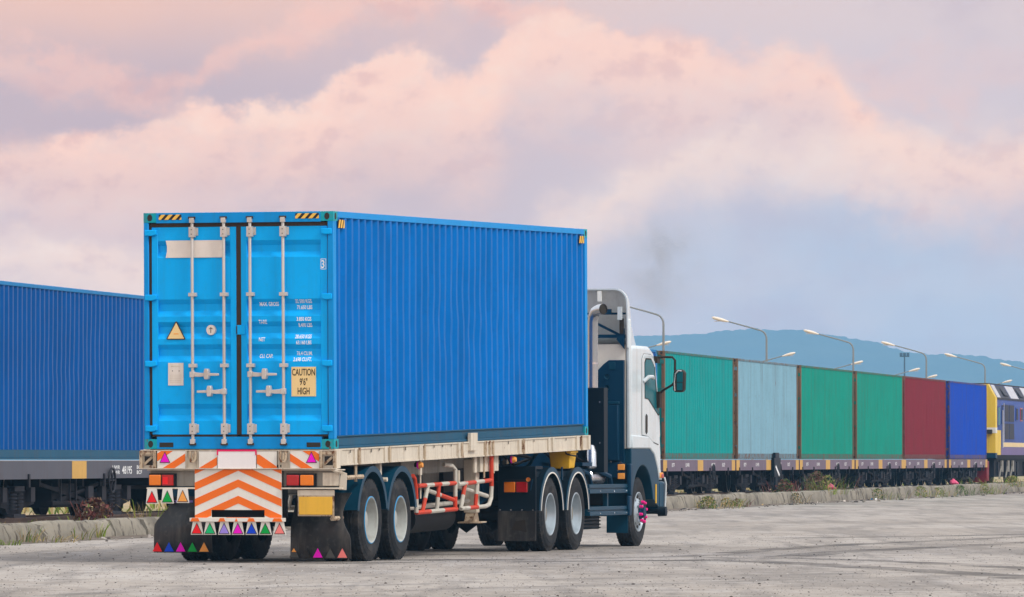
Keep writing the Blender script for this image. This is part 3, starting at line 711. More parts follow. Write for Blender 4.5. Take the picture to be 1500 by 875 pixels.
# ------------------------------------------------------------------ wheels
def wheel(parent, xo, sg, y, z, r=.51, dual=True, style='trailer', wd=.275):
    q = empty('wheel'); q.parent = parent
    def tyre(x):
        mb = MB('rubber'); k = r / .51
        mb.lathe([(.045, .285 * k), (.012, .30 * k), (.0, .36 * k), (-.003, .395 * k), (.001, .40 * k), (.002, .43 * k), (.012, .46 * k), (.016, .462 * k), (.03, .498 * k), (.045, .507 * k), (.085, .51 * k), (.087, .50 * k), (.097, .50 * k), (.099, .511 * k), (wd / 2 - .006, .512 * k), (wd / 2 - .004, .50 * k), (wd / 2 + .004, .50 * k), (wd / 2 + .006, .512 * k), (wd - .099, .511 * k), (wd - .097, .50 * k), (wd - .087, .50 * k), (wd - .085, .51 * k), (wd - .045, .507 * k), (wd - .03, .498 * k), (wd - .012, .46 * k), (wd, .36 * k), (wd - .012, .30 * k), (wd - .045, .285 * k)], (x, y, z), sg, 56)
        # shoulder lugs
        for i in range(44):
            t = 2 * math.pi * i / 44; c, s_ = math.cos(t), math.sin(t)
            for o in (.028, wd - .06):
                x0 = x - sg * o; x1 = x - sg * (o + .034); w2 = .022
                vs = []
                for rr in (.49 * k, .513 * k):
                    for xx, ww in ((x0, -w2), (x0, w2), (x1, w2), (x1, -w2)): vs.append((xx, y + rr * c - ww * s_, z + rr * s_ + ww * c))
                mb.add(vs, [(4, 5, 6, 7), (0, 1, 5, 4), (1, 2, 6, 5), (2, 3, 7, 6), (3, 0, 4, 7)])
        mb.build('tyre', q, smooth=30)
    tyre(xo)
    if dual: tyre(xo - sg * (wd + .05))
    rm = MB('rim_blue' if style == 'trailer' else 'rim_silver'); k = r / .51
    rm.lathe([(.04, .292 * k), (.008, .296 * k), (.004, .284 * k)], (xo, y, z), sg, 48)
    rm.m('tl_rim' if style == 'trailer' else 'rim_silver')
    if dual:
        rm.lathe([(.004, .284 * k), (.012, .272 * k), (.05, .262 * k), (.12, .245 * k), (.165, .225 * k), (.172, .16 * k), (.168, .135 * k)], (xo, y, z), sg, 48)
        rm.m('tl_rim' if style == 'trailer' else 'grey_m').lathe([(.168, .135 * k), (.10, .125 * k), (.085, .11 * k), (.075, .06 * k), (.075, 0)], (xo, y, z), sg, 24)
        for i in range(10):
            t = 2 * math.pi * i / 10; rm.m('dark_m').lathe([(.172, .016), (.15, .016), (.145, 0)], (xo, y + .185 * k * math.cos(t), z + .185 * k * math.sin(t)), sg, 6)
        for i in range(8):
            t = 2 * math.pi * (i + .5) / 8; rm.m('ink').lathe([(.158, .028), (.157, 0)], (xo, y + .215 * k * math.cos(t), z + .215 * k * math.sin(t)), sg, 10)
    else:
        rm.lathe([(.004, .284 * k), (.02, .272 * k), (.05, .262 * k), (.055, .24 * k), (.03, .20 * k), (-.005, .165 * k), (-.015, .13 * k)], (xo, y, z), sg, 48)
        rm.m('navy').lathe([(-.015, .13 * k), (-.035, .11 * k), (-.05, .085 * k), (-.085, .08 * k), (-.09, 0)], (xo, y, z), sg, 24)
        for i in range(10):
            t = 2 * math.pi * (i + .5) / 10; rm.m('ink').lathe([(.036, .026), (.022, .024), (.021, 0)], (xo, y + .222 * k * math.cos(t), z + .222 * k * math.sin(t)), sg, 10)
    rm.build('rim', q, smooth=30)
    if not dual:
        for i in range(8):
            t = 2 * math.pi * (i + .3) / 8; c = (xo, y + .15 * k * math.cos(t), z + .15 * k * math.sin(t))
            MB('chrome').lathe([(-.005, .020), (-.04, .020)], c, sg, 8).m('pinknut').lathe([(-.04, .023), (-.08, .021), (-.09, .012), (-.09, 0)], c, sg, 8).build('nut_cap', q)
    return q

# ------------------------------------------------------------------ trailer
def trailer():
    root = empty('container_trailer', BASE, (PITCH, 0, -YAW))
    tag(root, 'cream container trailer with rusty side rail, orange chevron board and coloured triangle reflectors', 'trailer')
    gz = lambda s: -1.394 - s * math.tan(PITCH)
    ch = MB('grey_m')
    for x in (.70, 1.62):
        ch.box(x, x + .12, .25, 8.6, -.16, -.145); ch.box(x + .05, x + .07, .25, 8.6, -.56, -.16); ch.box(x, x + .12, .25, 8.6, -.58, -.56)
        ch.prism([(8.6, -.58), (9.2, -.24), (12.1, -.24), (12.1, -.03), (8.6, -.145)], 'yz', x, x + .12)
    for i in range(22): ch.box(.06, 2.36, .35 + i * .54, .42 + i * .54, -.14, -.02)
    ch.build('chassis_frame', root, bevel=.004)
    for x0, x1, xs in ((2.37, 2.455, 1), (-.017, .068, -1)):
        s = MB('cream'); s.box(x0, x1, .02, 12.2, -.022, -.004); s.box(x0 + .03, x1 - .012, .02, 12.2, -.19, -.022); s.box(x0, x1, .02, 12.2, -.21, -.19)
        xa, xb = (x1 - .012, x1 + .012) if xs > 0 else (x0 - .012, x0 + .012)
        s.m('cream_r')
        for y, wy in ((.08, .16), (.78, .10), (.95, .07), (2.08, .13), (2.27, .07), (3.62, .14), (3.86, .06), (5.42, .10), (5.60, .08), (6.72, .07), (6.95, .07), (7.12, .06), (8.42, .10), (8.63, .06), (9.95, .1), (10.18, .1), (11.45, .12), (11.72, .05), (12.10, .1)):
            s.m('cream' if wy > .09 else 'cream_r'); s.box(xa, xb + rnd.uniform(-.004, .01), y, y + wy, -.207, -.006)
        s.m('ink')
        for y in (.6, 1.5, 1.85, 3.0, 4.3, 4.7, 5.1, 6.3, 7.9, 9.2, 10.9): s.box(xb - .0115, xb - .009, y, y + .03, -.05 - rnd.random() * .02, -.025)
        s.m('cream').box(xa, xb + .02, 5.95, 6.27, -.12, .11)
        s.build('side_rail', root, bevel=.005)
    # rear cross beam
    y0 = -.05
    rb = MB('cream'); rb.box(-.045, 2.475, -.02, .14, -.24, -.012); rb.box(-.045, 2.475, y0 - .03, -.02, -.247, -.237); rb.box(-.03, 2.46, y0, -.02, -.022, -.012)
    rb.m('cream_r')
    for x0, x1 in ((-.042, .165), (2.27, 2.475)):
        rb.box(x0, x0 + .03, y0 - .025, -.02, -.237, -.022); rb.box(x1 - .03, x1, y0 - .025, -.02, -.237, -.022)
        rb.box(x0 + .03, x1 - .03, y0 - .005, -.02, -.07, -.03); rb.m('ink').box(x0 + .05, x1 - .05, -.024, -.02, -.2, -.09).m('cream_r'); rb.bar((x0 + .05, -.035, -.19), (x1 - .05, -.035, -.10), .02, .03)
    rb.m('cream')
    for x in (.545, .70, .86, 1.62, 1.74, 1.87): rb.box(x, x + .014, y0, -.02, -.237, -.022)
    rb.m('ink')
    for x in (.70, 1.70): rb.box(x, x + .07, -.0235, -.02, -.225, -.195)
    rb.build('rear_crossbeam', root, bevel=.003)
    for x0, x1, ln, ph in ((.185, .545, .34, .03), (1.892, 2.262, -.34, .10)):
        p = MB('board'); p.box(x0, x1, y0 - .006, y0, -.235, -.026)
        stripes(p, (x0, x1, -.235, -.026), y0 - .007, 'orange', .36, .15, ln, ph)
        p.build('stripe_panel', root, smooth=0)
        t = MB(); tri(t, .285 if x0 < 1 else 2.165, -.162, .115, .115, y0 - .013, 'magenta'); t.build('reflective_triangle', root, smooth=0)
    p = MB('sign_w'); p.box(.965, 1.455, y0 - .012, y0, -.237, -.012); p.m('pink')
    for r_ in ((.955, 1.465, -.03, -.008), (.955, .972, -.075, -.03), (1.448, 1.465, -.075, -.03)): p.box(r_[0], r_[1], y0 - .016, y0 - .012, r_[2], r_[3])
    p.build('blank_sign', root, smooth=0)
    for x0, x1, ln in ((.72, .955, .25), (1.465, 1.72, -.25)):
        p = MB('board'); p.box(x0, x1, y0 - .003, y0 - .0005, -.2355, -.03)
        q = clip_rect([(x0 + (0 if ln > 0 else .03), -.235), (x0 + .17 + (0 if ln > 0 else .10), -.235), (x0 + .17 + ln, -.09), (x0 + ln, -.09)] if ln > 0 else [(x1 - .17, -.235), (x1 + .03, -.235), (x1 + .03 + ln, -.07), (x1 - .17 + ln, -.07)], (x0, x1, -.235, -.03))
        if q: p.m('orange').prism(q, 'xz', y0 - .006, y0 - .002)
        p.build('stripe_panel', root, smooth=0)
    for x in (.64, 1.80):
        MB('cream_r').tube([(x - .03, y0 - .02, -.03), (x - .03, y0 - .03, -.10), (x - .012, y0 - .035, -.155), (x + .02, y0 - .035, -.16), (x + .042, y0 - .03, -.12), (x + .042, y0 - .02, -.03)], .016, 8).tube([(x + .012, y0 - .03, -.05), (x + .012, y0 - .04, -.13)], .011, 6).build('chain_hook', root)
    # light bars
    for x0, x1, a, b, sh in ((.064, .664, (.082, .232, 'amber'), (.25, .391, 'redlens'), (.05, .664)), (1.78, 2.50, (1.848, 2.005, 'redlens'), (2.022, 2.188, 'amber'), (1.78, 2.56))):
        p = MB('grey_m'); p.box(x0, x1, .02, .04, -.46, -.25); p.m('cream'); p.box(sh[0], sh[1], -.08, .06, -.49, -.472); p.box(sh[0], sh[1], -.06, .06, -.262, -.25)
        p.m('dark_m'); p.box(a[0] - .015, b[1] + .02, -.03, .02, -.465, -.30)
        p.m('cream')
        if x0 > 1: p.box(2.29, 2.5, -.01, .02, -.45, -.29)
        p.build('light_bar', root, bevel=.003)
        for l in (a, b):
            k = MB(l[2]); k.box(l[0], l[1], -.075, -.03, -.446, -.318)
            k.m('ink'); k.box(l[0] - .006, l[1] + .006, -.05, -.03, -.452, -.312)
            if l[2] == 'redlens' and x0 < 1: k.m('red').box(l[0] + .01, l[0] + .075, -.0775, -.075, -.43, -.345)
            k.build('tail_lamp', root, bevel=.01, seg=2)
    # chevron board with an opening
    c = MB('board'); bx = (.664, 1.778, -.894, -.25); hole = (.875, 1.559, -.836, -.746); yb_ = -.045
    rects = [(bx[0], bx[1], hole[3], bx[3]), (bx[0], hole[0], hole[2], hole[3]), (hole[1], bx[1], hole[2], hole[3]), (bx[0], bx[1], bx[2], hole[2])]
    for r_ in rects: c.m('board').box(r_[0], r_[1], yb_, yb_ + .02, r_[2], r_[3])
    for k in range(-2, 3):
        top = -.372 + k * .2; cx = 1.222
        for sg in (-1, 1):
            ex = cx + sg * .6; q = [(cx, top), (ex, top - .6 * .43), (ex, top - .6 * .43 - .095), (cx, top - .095)]
            for r_ in rects:
                qq = clip_rect(q, r_)
                if qq: c.m('orange').prism(qq, 'xz', yb_ - .003, yb_ + .001)
    c.build('chevron_board', root, smooth=0)
    c = MB('board'); c.box(.62, 1.83, -.12, -.045, -.886, -.842); c.m('orange')
    for x0, x1 in ((.63, .75), (.99, 1.08), (1.2, 1.24), (1.36, 1.46), (1.68, 1.81)): c.prism([(x0, -.885), (x1, -.885), (x1 - .02, -.843), (x0 + .02, -.843)], 'xz', -.123, -.119)
    c.build('bumper_lip', root, bevel=.0)
    MB('dark_m').box(.7, 1.75, .12, .3, -.85, -.26).build('underrun_frame', root)
    cols = ['red', 'green2', 'lav', 'magenta', 'blue', 'green', 'salmon']
    for i in range(7):
        x = .699 + i * (1.761 - .699) / 6 + rnd.uniform(-.008, .008); z = -1.048
        p = MB('board'); p.prism([(x - .08, z), (x + .08, z), (x + .052, z + .16), (x - .052, z + .16)], 'xz', -.095, -.085)
        tri(p, x, z + .018, .118, .115, -.1005, cols[i]); p.build('reflector_plate', root, smooth=0)
    for i, cm in enumerate(('red', 'green', 'amber_t')):
        x = .126 + i * .1985; z = -.672 + i * .006
        p = MB('board'); p.prism([(x - .08, z), (x + .08, z), (x + .06, z + .185), (x - .06, z + .185)], 'xz', -.09, -.08)
        tri(p, x, z + .02, .118, .125, -.0955, cm); p.build('reflector_plate', root, smooth=0)
    # number plate on its brackets
    p = MB('cream'); p.box(1.98, 2.45, -.05, -.03, -.575, -.50); p.m('cream_r'); p.box(1.985, 2.445, -.052, -.03, -.82, -.565)
    p.m('yplate'); p.box(2.002, 2.428, -.062, -.052, -.802, -.583); p.build('blank_yellow_plate', root, bevel=.004)
    p = MB('cream'); p.prism([(2.50, -.50), (2.59, -.50), (2.60, -.30), (2.53, -.27)], 'xz', -.02, .0); p.tube([(2.42, -.02, -.24), (2.48, -.04, -.27), (2.54, -.02, -.28)], .03, 6); p.build('side_bracket', root)
    for pts_, r__ in (([(2.46, .4, -.36), (2.46, 1.1, -.36)], .03), ([(2.3, .35, -.86), (2.3, .75, -.86)], .03), ([(2.42, .95, -.21), (2.42, .95, -.42)], .02)): MB('cream_r').tube(pts_, r__, 6).build('flap_bracket', root)
    # mud flaps: curved rubber sheets
    def flap(x0, x1, ztop, zbot, s, bulge):
        mb = MB('flap'); nx, nz_ = 12, 14; vs = []
        for th in (0, .012):
            for j in range(nz_ + 1):
                v = j / nz_; z = ztop + (zbot - ztop) * v
                for i in range(nx + 1):
                    u = i / nx; k_ = min(1, max(0, (v - .12) / .42)); a0 = x0 + .19 * (1 - k_ * k_ * (3 - 2 * k_)) * (1 if bulge < 0 else .25); a1 = x1 - (.10 * math.sin(min(1, v * 1.5) * math.pi) if bulge > 0 else 0)
                    y = s - .10 * math.sin(v * math.pi * .5) - abs(bulge) * math.sin(v * math.pi * 1.1) * (.5 + .5 * math.sin(u * 3.0)) + .03 * math.sin(u * 5 + v * 3)
                    vs.append((a0 + (a1 - a0) * u, y + th, z))
        m = (nx + 1) * (nz_ + 1); fs = []
        for j in range(nz_):
            for i in range(nx):
                a = j * (nx + 1) + i; fs.append((a, a + 1, a + nx + 2, a + nx + 1)); fs.append((m + a, m + a + 1, m + a + nx + 2, m + a + nx + 1))
        for j in range(nz_):
            for i in (0, nx):
                a = j * (nx + 1) + i; fs.append((a, a + nx + 1, m + a + nx + 1, m + a))
        for i in range(nx):
            for j in (0, nz_):
                a = j * (nx + 1) + i; fs.append((a, a + 1, m + a + 1, m + a))
        mb.add(vs, fs); return mb.build('mud_flap', root, smooth=40), vs, nx, nz_
    def flap_tris(fo, s, z, items, h=.115):
        for x, cm in items:
            t = MB(); t.m(cm).prism([(x - .062, z), (x + .062, z), (x, z + h)], 'xz', s - .004, s); t.build('reflective_triangle', fo, smooth=0)
    fo, *_ = flap(-.085, .665, -.60, gz(.7) + .115, .68, -.05)
    flap_tris(fo, .535, gz(.7) + .13, [(-.02 + i * .152, c_) for i, c_ in enumerate(('red', 'blue', 'magenta', 'green', 'amber_t'))])
    MB('lav').box(.10, .42, .60, .61, -.672, -.645).m('ink').box(.16, .2, .596, .60, -.668, -.65).build('strip_reflector', fo)
    fo, *_ = flap(1.68, 2.452, -.55, gz(.7) + .045, .70, .05)
    flap_tris(fo, .555, gz(.7) + .062, [(1.745, 'greytri'), (1.90, 'ink'), (2.05, 'magenta'), (2.21, 'greytri'), (2.365, 'salmon')])
    t = MB('amber_t'); t.prism([(1.715, gz(.7) + .13), (1.775, gz(.7) + .13), (1.745, gz(.7) + .175)], 'xz', .545, .549); t.build('reflective_triangle', fo, smooth=0)
    # running gear
    for s in (1.6, 2.89):
        z = gz(s) + .512
        MB('dark_m').tube([(.3, s, z), (2.1, s, z)], .085, 12).build('axle', root)
        for x in (.62, 1.68):
            lf = MB('dark_m')
            for k in range(5): lf.box(x, x + .09, s - .55 + k * .08, s + .55 - k * .08, z + .09 + k * .022, z + .11 + k * .022)
            lf.build('leaf_spring', root)
        wheel(root, 2.432, 1, s, z); wheel(root, .006, -1, s, z)
        for sg, xa, xb in ((1, 1.82, 2.435), (-1, .003, .618)):
            a = MB('navy_l'); a.arc(s, z, .655, .668, 12, 168, xa, xb, 24)
            xo = xb if sg > 0 else xa - .012
            a.arc(s, z, .60, .672, 12, 168, xo, xo + .012, 24); a.build('mudguard', root)
    MB('cream').box(2.30, 2.36, 2.2, 2.28, -.5, -.2).tube([(2.2, 2.25, -.42), (2.44, 2.25, -.42)], .03, 6).build('mudguard_stay', root)
    # side guards, painted in red and white bands
    def banded(mb, p, q, n, r, start=0):
        p = Vector(p); q = Vector(q)
        for i in range(n): mb.m('guard_r' if (i + start) % 2 == 0 else 'guard_w').tube([p + (q - p) * (i / n), p + (q - p) * ((i + 1) / n)], r, 8, True)
    for x, nm in ((2.40, 1), (.04, -1)):
        g = MB(); zt, zb = -.535, -.875
        banded(g, (x, 3.75, zt), (x, 5.50, zt + .0), 5, .028, 0); banded(g, (x, 3.68, zb), (x, 5.55, zb), 3, .028, 0)
        banded(g, (x, 3.95, zb), (x, 4.22, zt), 2, .028, 0); banded(g, (x, 4.62, zb), (x, 4.72, zt), 2, .028, 1)
        banded(g, (x, 5.48, zb - .01), (x, 5.50, zt - .0), 2, .029, 0)
        g.m('guard_w').tube([(x, 5.50, zt), (x, 5.50, -.36), (x - nm * .03, 5.44, -.31), (x - nm * .1, 5.3, -.29)], .029, 8)
        banded(g, (x, 5.62, zt - .02), (x, 7.25, zt + .0), 4, .028, 1); banded(g, (x, 5.75, zb), (x, 6.95, zb), 3, .028, 1)
        g.m('guard_w').tube([(x, 6.95, zb), (x, 7.12, zb + .02), (x, 7.22, zb + .10), (x, 7.25, zb + .25), (x, 7.25, zt)], .029, 8)
        g.m('guard_r').tube([(x, 7.25, zt - .08), (x, 7.25, -.21)], .030, 8)
        banded(g, (x, 5.75, zb), (x, 5.98, zt), 2, .028, 1); banded(g, (x, 6.45, zb), (x, 6.55, zt), 2, .028, 0)
        g.m('guard_r').tube([(x, 3.52, -.40), (x, 3.60, -.44), (x, 3.66, -.56), (x, 3.68, -.70)], .029, 8); g.m('guard_w').tube([(x, 3.68, -.70), (x, 3.68, zb)], .029, 8)
        banded(g, (x - nm * .05, 4.3, zt - .06), (x - nm * .02, 5.48, zb + .12), 2, .03, 1)
        g.m('guard_w').tube([(x - nm * .05, 5.7, zt - .04), (x - nm * .05, 7.2, zb + .13)], .03, 8)
        g.build('side_guard', root)
    for x in (2.12, .14):
        l = MB('cream'); l.box(x, x + .17, 6.88, 7.05, -.96, -.25); l.box(x + .03, x + .14, 6.91, 7.02, -1.03, -.96); l.m('cream_r'); l.box(x - .06, x + .24, 6.78, 7.15, gz(7) + .42, gz(7) + .44); l.prism([(6.82, gz(7) + .44), (7.1, gz(7) + .44), (7.04, -.96), (6.89, -.96)], 'yz', x + .02, x + .15); l.build('landing_leg', root, bevel=.006)
    MB('cream').box(2.30, 2.36, 6.85, 7.75, -.42, -.215).m('cream_r').box(2.36, 2.375, 6.98, 7.03, -.5, -.215).box(2.36, 2.375, 7.45, 7.5, -.45, -.215).build('winch_cover', root, bevel=.004)
    MB('grey_m').box(2.1, 2.13, 3.9, 6.5, -.40, -.22).m('cream').box(2.36, 2.385, 6.48, 6.6, -.42, -.21).box(2.36, 2.385, 3.92, 4.0, -.40, -.21).tube([(2.37, 3.97, -.38), (2.37, 3.97, -.7)], .012, 6).tube([(2.3, 6.0, -.38), (2.3, 6.0, -.6)], .02, 6).m('dark_m').lathe([(0, .06), (.004, 0)], (2.1345, 4.15, -.52), 1, 16).box(2.06, 2.1, 3.8, 5.0, -.62, -.42).build('hanger_bracket', root)
    MB('dark_m').lathe([(0, 0), (0, .19), (1.9, .19), (1.9, 0)], (1.9, 6.6, -.99), 1, 20, 'y').build('air_tank', root)
    MB('guard_w').tube([(2.2, 3.5, -.83), (2.2, 6.8, -.80)], .03, 8).build('tie_bar', root)
    MB('dark_m').box(.7, 1.75, 7.2, 8.5, -.7, -.4).build('front_crossmember', root)
    for y, z in ((3.85, -.27), (8.35, -.28), (12.26, -.12)):
        MB('amber_t').lathe([(0, 0), (.0, .03), (.04, .045), (.05, .045)], (2.44, y, z), 1, 12).m('magenta').lathe([(.05, .05), (.07, .05), (.07, 0)], (2.44, y, z), 1, 12).m('dark_m').tube([(2.33, y, z), (2.37, y, z)], .03, 6).tube([(2.35, y, z), (2.35, y, z + .09)], .01, 6).build('marker_lamp', root)
    return root
trailer()
# yellow plastic tub hung on the trailer rail
tubr = empty('yellow_tub', BASE, (PITCH, 0, -YAW)); tag(tubr, 'yellow plastic tub hanging under the front of the trailer rail', 'bucket')
b = MB('bucket')
b.add([(2.13, 11.3, -.46), (2.39, 11.3, -.46), (2.39, 11.6, -.46), (2.13, 11.6, -.46), (2.11, 11.27, -.212), (2.42, 11.27, -.212), (2.42, 11.63, -.212), (2.11, 11.63, -.212)], [(0, 3, 2, 1), (0, 1, 5, 4), (1, 2, 6, 5), (2, 3, 7, 6), (3, 0, 4, 7)])
b.box(2.10, 2.43, 11.255, 11.275, -.245, -.213); b.box(2.415, 2.435, 11.255, 11.64, -.245, -.213)
b.build('tub', tubr, bevel=.008)
MB('dark_m').tube([(2.36, 11.25, -.21), (2.37, 11.23, -.25), (2.43, 11.24, -.27), (2.46, 11.5, -.29)], .012, 6).build('handle', tubr)

# ------------------------------------------------------------------ tractor
def tractor():
    root = empty('truck_tractor', (BASE.x, BASE.y, 0), (0, 0, -YAW))
    tag(root, 'white and navy truck tractor with roof fairing and pink wheel nut caps, pulling the trailer', 'truck')
    c = MB('navy')
    for x in (.75, 1.6): c.box(x, x + .09, 9.35, 16.2, .70, .96)
    for s in (9.5, 10.9, 12.4, 13.9): c.box(.84, 1.6, s, s + .12, .72, .94)
    c.build('chassis', root, bevel=.006)
    MB('dark_m').prism([(.6, 1.06), (1.84, 1.06), (1.7, 1.16), (.74, 1.16)], 'xz', 10.3, 11.3).box(.7, 1.74, 10.5, 11.1, .96, 1.06).build('fifth_wheel', root)
    for s in (10.2, 11.6):
        wheel(root, 2.43, 1, s, .508, .508, True, 'tractor'); wheel(root, .008, -1, s, .508, .508, True, 'tractor')
        MB('dark_m').tube([(.3, s, .508), (2.14, s, .508)], .1, 12).lathe([(-.2, .12), (0, .26), (.2, .12)], (1.22, s, .508), 1, 16).build('axle', root)
        for sg, xa, xb in ((1, 1.85, 2.435), (-1, .003, .588)):
            a = MB('black'); a.arc(s, .5, .635, .65, 6, 174, xa, xb, 26)
            xo = xb if sg > 0 else xa - .014
            a.m('navy_l').arc(s, .5, .575, .66, 6, 174, xo, xo + .012, 26)
            x2 = xo + .012 if sg > 0 else xo - .006
            a.m('board').arc(s, .5, .573, .592, 6, 174, x2, x2 + .006, 26); a.build('mudguard', root)
    a = MB('black'); a.box(1.9, 2.36, 9.6, 12.3, 1.02, 1.10); a.m('navy').bar((2.40, 10.9, .98), (2.40, 10.9, 1.16), .02, .03); a.build('guard_top_plate', root)
    for xa, xb in ((1.905, 2.435), (.003, .533)):
        p = MB('black'); p.box(xa, xb, 9.38, 9.41, .56, 1.17); p.box(xa, xb, 9.41, 9.75, 1.13, 1.17)
        p.m('chrome')
        for k in range(4): p.lathe([(0, 0), (0, .012), (.01, .012)], (xa + .03 + k * .155, 9.37, .575), 1, 8, 'y')
        p.m('navy').bar((xb - .07, 9.36, .84), (xb - .04, 9.36, .99), .02, .012); p.m('dark_m').box(xa + .1, xb - .1, 9.36, 9.38, .965, .99); p.build('rear_mudguard_panel', root, bevel=.004)
        f = MB('flap'); f.box(xa - .01, xb, 9.385, 9.40, .15, .562); f.m('ink').prism([(xa + .18, .30), (xa + .24, .42), (xa + .38, .44), (xa + .40, .27), (xa + .3, .29)], 'xz', 9.383, 9.386); f.build('mud_flap', root)
        l0, l1 = (('amber', 'redlens') if xa > 1 else ('redlens', 'amber'))
        for k, l in enumerate((l0, l1)):
            x = xa + .09 + k * .172; t = MB(l); t.box(x, x + .158, 9.335, 9.375, .815, .955).m('ink').box(x - .008, x + .166, 9.355, 9.378, .807, .963); t.build('tail_lamp', root, bevel=.01, seg=2)
        MB('amber_t').lathe([(0, 0), (0, .025), (.03, .03)], (xb - .09, 9.345, .99), 1, 10, 'y').build('marker_lamp', root)
    # steps, tanks, pipes on the right flank
    st = MB('navy_l')
    for z in (.78, .465): st.box(2.33, 2.43, 12.32, 14.60, z, z + .06); st.box(2.36, 2.42, 12.32, 14.60, z + .075, z + .13); st.box(2.34, 2.40, 12.32, 14.60, z + .055, z + .08)
    for s in (12.5, 13.55): st.box(2.30, 2.36, s, s + .08, .47, .9)
    st.m('chrome')
    for s in (12.9, 13.7, 14.4):
        for z in (.81, .495): st.lathe([(0, 0), (0, .012), (.006, .012)], (2.437, s, z), 1, 8)
    st.build('side_step', root, bevel=.006)
    t = MB('black'); t.box(1.75, 2.26, 12.55, 13.5, .27, .46)
    for k in range(4): t.box(1.74, 2.28, 12.53, 13.52, .28 + k * .048, .30 + k * .048)
    t.build('battery_box', root, bevel=.01)
    MB('chrome').lathe([(0, 0), (0, .11), (.02, .13), (.7, .13), (.72, .11), (.72, 0)], (2.15, 13.8, 1.0), 1, 20, 'y').build('air_reservoir', root)
    h = MB('navy')
    h.tube([(2.1, 12.4, 1.08), (2.2, 12.6, 1.12), (2.25, 12.9, 1.06), (2.25, 13.1, .86)], .035, 8); h.tube([(2.0, 12.5, 1.1), (2.25, 13.3, 1.12), (2.33, 13.8, 1.02), (2.33, 13.9, .86)], .04, 8)
    h.box(1.7, 2.3, 12.4, 13.6, 1.17, 1.22)
    h.m('chrome').tube([(2.28, 13.0, 1.15), (2.26, 13.05, 1.35), (2.24, 13.1, 1.44)], [.07, .075, .06], 12); h.build('pipework', root)
    hs = MB('dark_m')
    rr = random.Random(5)
    for k in range(9):
        x = rr.uniform(.9, 2.1); s = rr.uniform(10.3, 12.3); hs.tube([(x, s, 1.15), (x + rr.uniform(-.2, .2), s + .3, 1.30 + rr.uniform(0, .12)), (x + rr.uniform(-.3, .3), s + .8, 1.28), (x + rr.uniform(-.3, .3), s + 1.2, 1.18)], .022, 6)
    hs.m('navy_l').tube([(1.8, 11.2, 1.14), (1.86, 11.2, 1.2), (1.95, 11.2, 1.36), (2.1, 11.25, 1.42)], .022, 6); hs.m('chrome')
    for k in range(5): hs.box(1.3 + k * .13, 1.36 + k * .13, 9.9, 10.0, 1.2, 1.26)
    hs.build('air_hoses', root)
    # exhaust
    e = MB('chrome'); e.tube([(2.20, 13.35, 2.1), (2.20, 13.35, 3.22), (2.215, 13.33, 3.31), (2.26, 13.29, 3.375), (2.33, 13.24, 3.40), (2.40, 13.19, 3.405)], .078, 16, False)
    e.tube([(2.20, 13.35, 2.62), (2.20, 13.35, 2.65)], .084, 16, False)
    e.m('ink').tube([(2.385, 13.20, 3.404), (2.395, 13.195, 3.405)], .070, 16); e.build('exhaust_pipe', root, smooth=50)
    MB('black').box(1.7, 2.42, 13.15, 13.36, 1.08, 2.285).m('chrome').lathe([(0, 0), (0, .012), (.01, .012)], (2.36, 13.145, 2.08), 1, 8, 'y').lathe([(0, 0), (0, .012), (.01, .012)], (2.36, 13.145, 1.5), 1, 8, 'y').build('air_filter_box', root, bevel=.012)
    # cab
    cab = [(14.64, 1.42), (14.64, 2.86), (14.72, 2.92), (15.72, 2.92), (15.98, 2.84), (16.10, 2.66), (16.33, 1.98), (16.43, 1.35), (16.44, 1.0), (16.24, 1.0), (16.14, 1.18), (15.95, 1.36), (15.70, 1.43)]
    MB('cabwhite').prism(cab, 'yz', .0, 2.44).build('cab_body', root, bevel=.055, seg=3)
    X = 2.441
    d = MB('cabwhite')
    # door skin, slightly proud of the body
    dp = [(15.26, 1.62), (15.26, 2.72), (15.36, 2.80), (15.78, 2.80), (16.02, 2.70), (16.28, 1.98), (16.33, 1.62), (16.25, 1.48), (15.9, 1.52), (15.6, 1.60)]
    d.prism(dp, 'yz', X - .01, X + .008)
    d = d.build('door', root, bevel=.006)
    s = MB('ink')
    for p, q in zip(dp, dp[1:] + dp[:1]): s.bar((X + .0005, *p), (X + .0005, *q), .004, .014)
    s.build('door_seal', d)
    wp = [(15.42, 2.14), (15.42, 2.66), (15.50, 2.72), (15.76, 2.72), (15.94, 2.64), (16.24, 1.95), (16.05, 2.02), (15.75, 2.12), (15.55, 2.10)]
    wp = [(15.42, 2.16), (15.41, 2.66), (15.48, 2.72), (15.78, 2.72), (15.96, 2.62), (16.25, 1.94), (16.18, 1.93), (15.85, 2.06), (15.62, 2.15)]
    g = MB('ink'); cxs = sum(p[0] for p in wp) / len(wp); czs = sum(p[1] for p in wp) / len(wp)
    g.prism([(cxs + (p[0] - cxs) * 1.07, czs + (p[1] - czs) * 1.06) for p in wp], 'yz', X + .008, X + .011); g.m('glass').prism(wp, 'yz', X + .011, X + .014)
    g.m('ink').bar((X + .015, 15.98, 2.62), (X + .015, 16.12, 2.0), .004, .02)
    g.build('door_window', d)
    MB('ink').prism([(15.44, 1.66), (15.44, 1.90), (15.49, 1.93), (15.54, 1.90), (15.54, 1.66), (15.49, 1.63)], 'yz', X + .008, X + .02).build('door_handle', d, bevel=.006)
    MB('cabwhite').tube([(2.45, 15.33, 2.40), (2.52, 15.38, 2.47), (2.54, 15.52, 2.47), (2.52, 15.62, 2.45)], .028, 8).build('grab_handle', d)
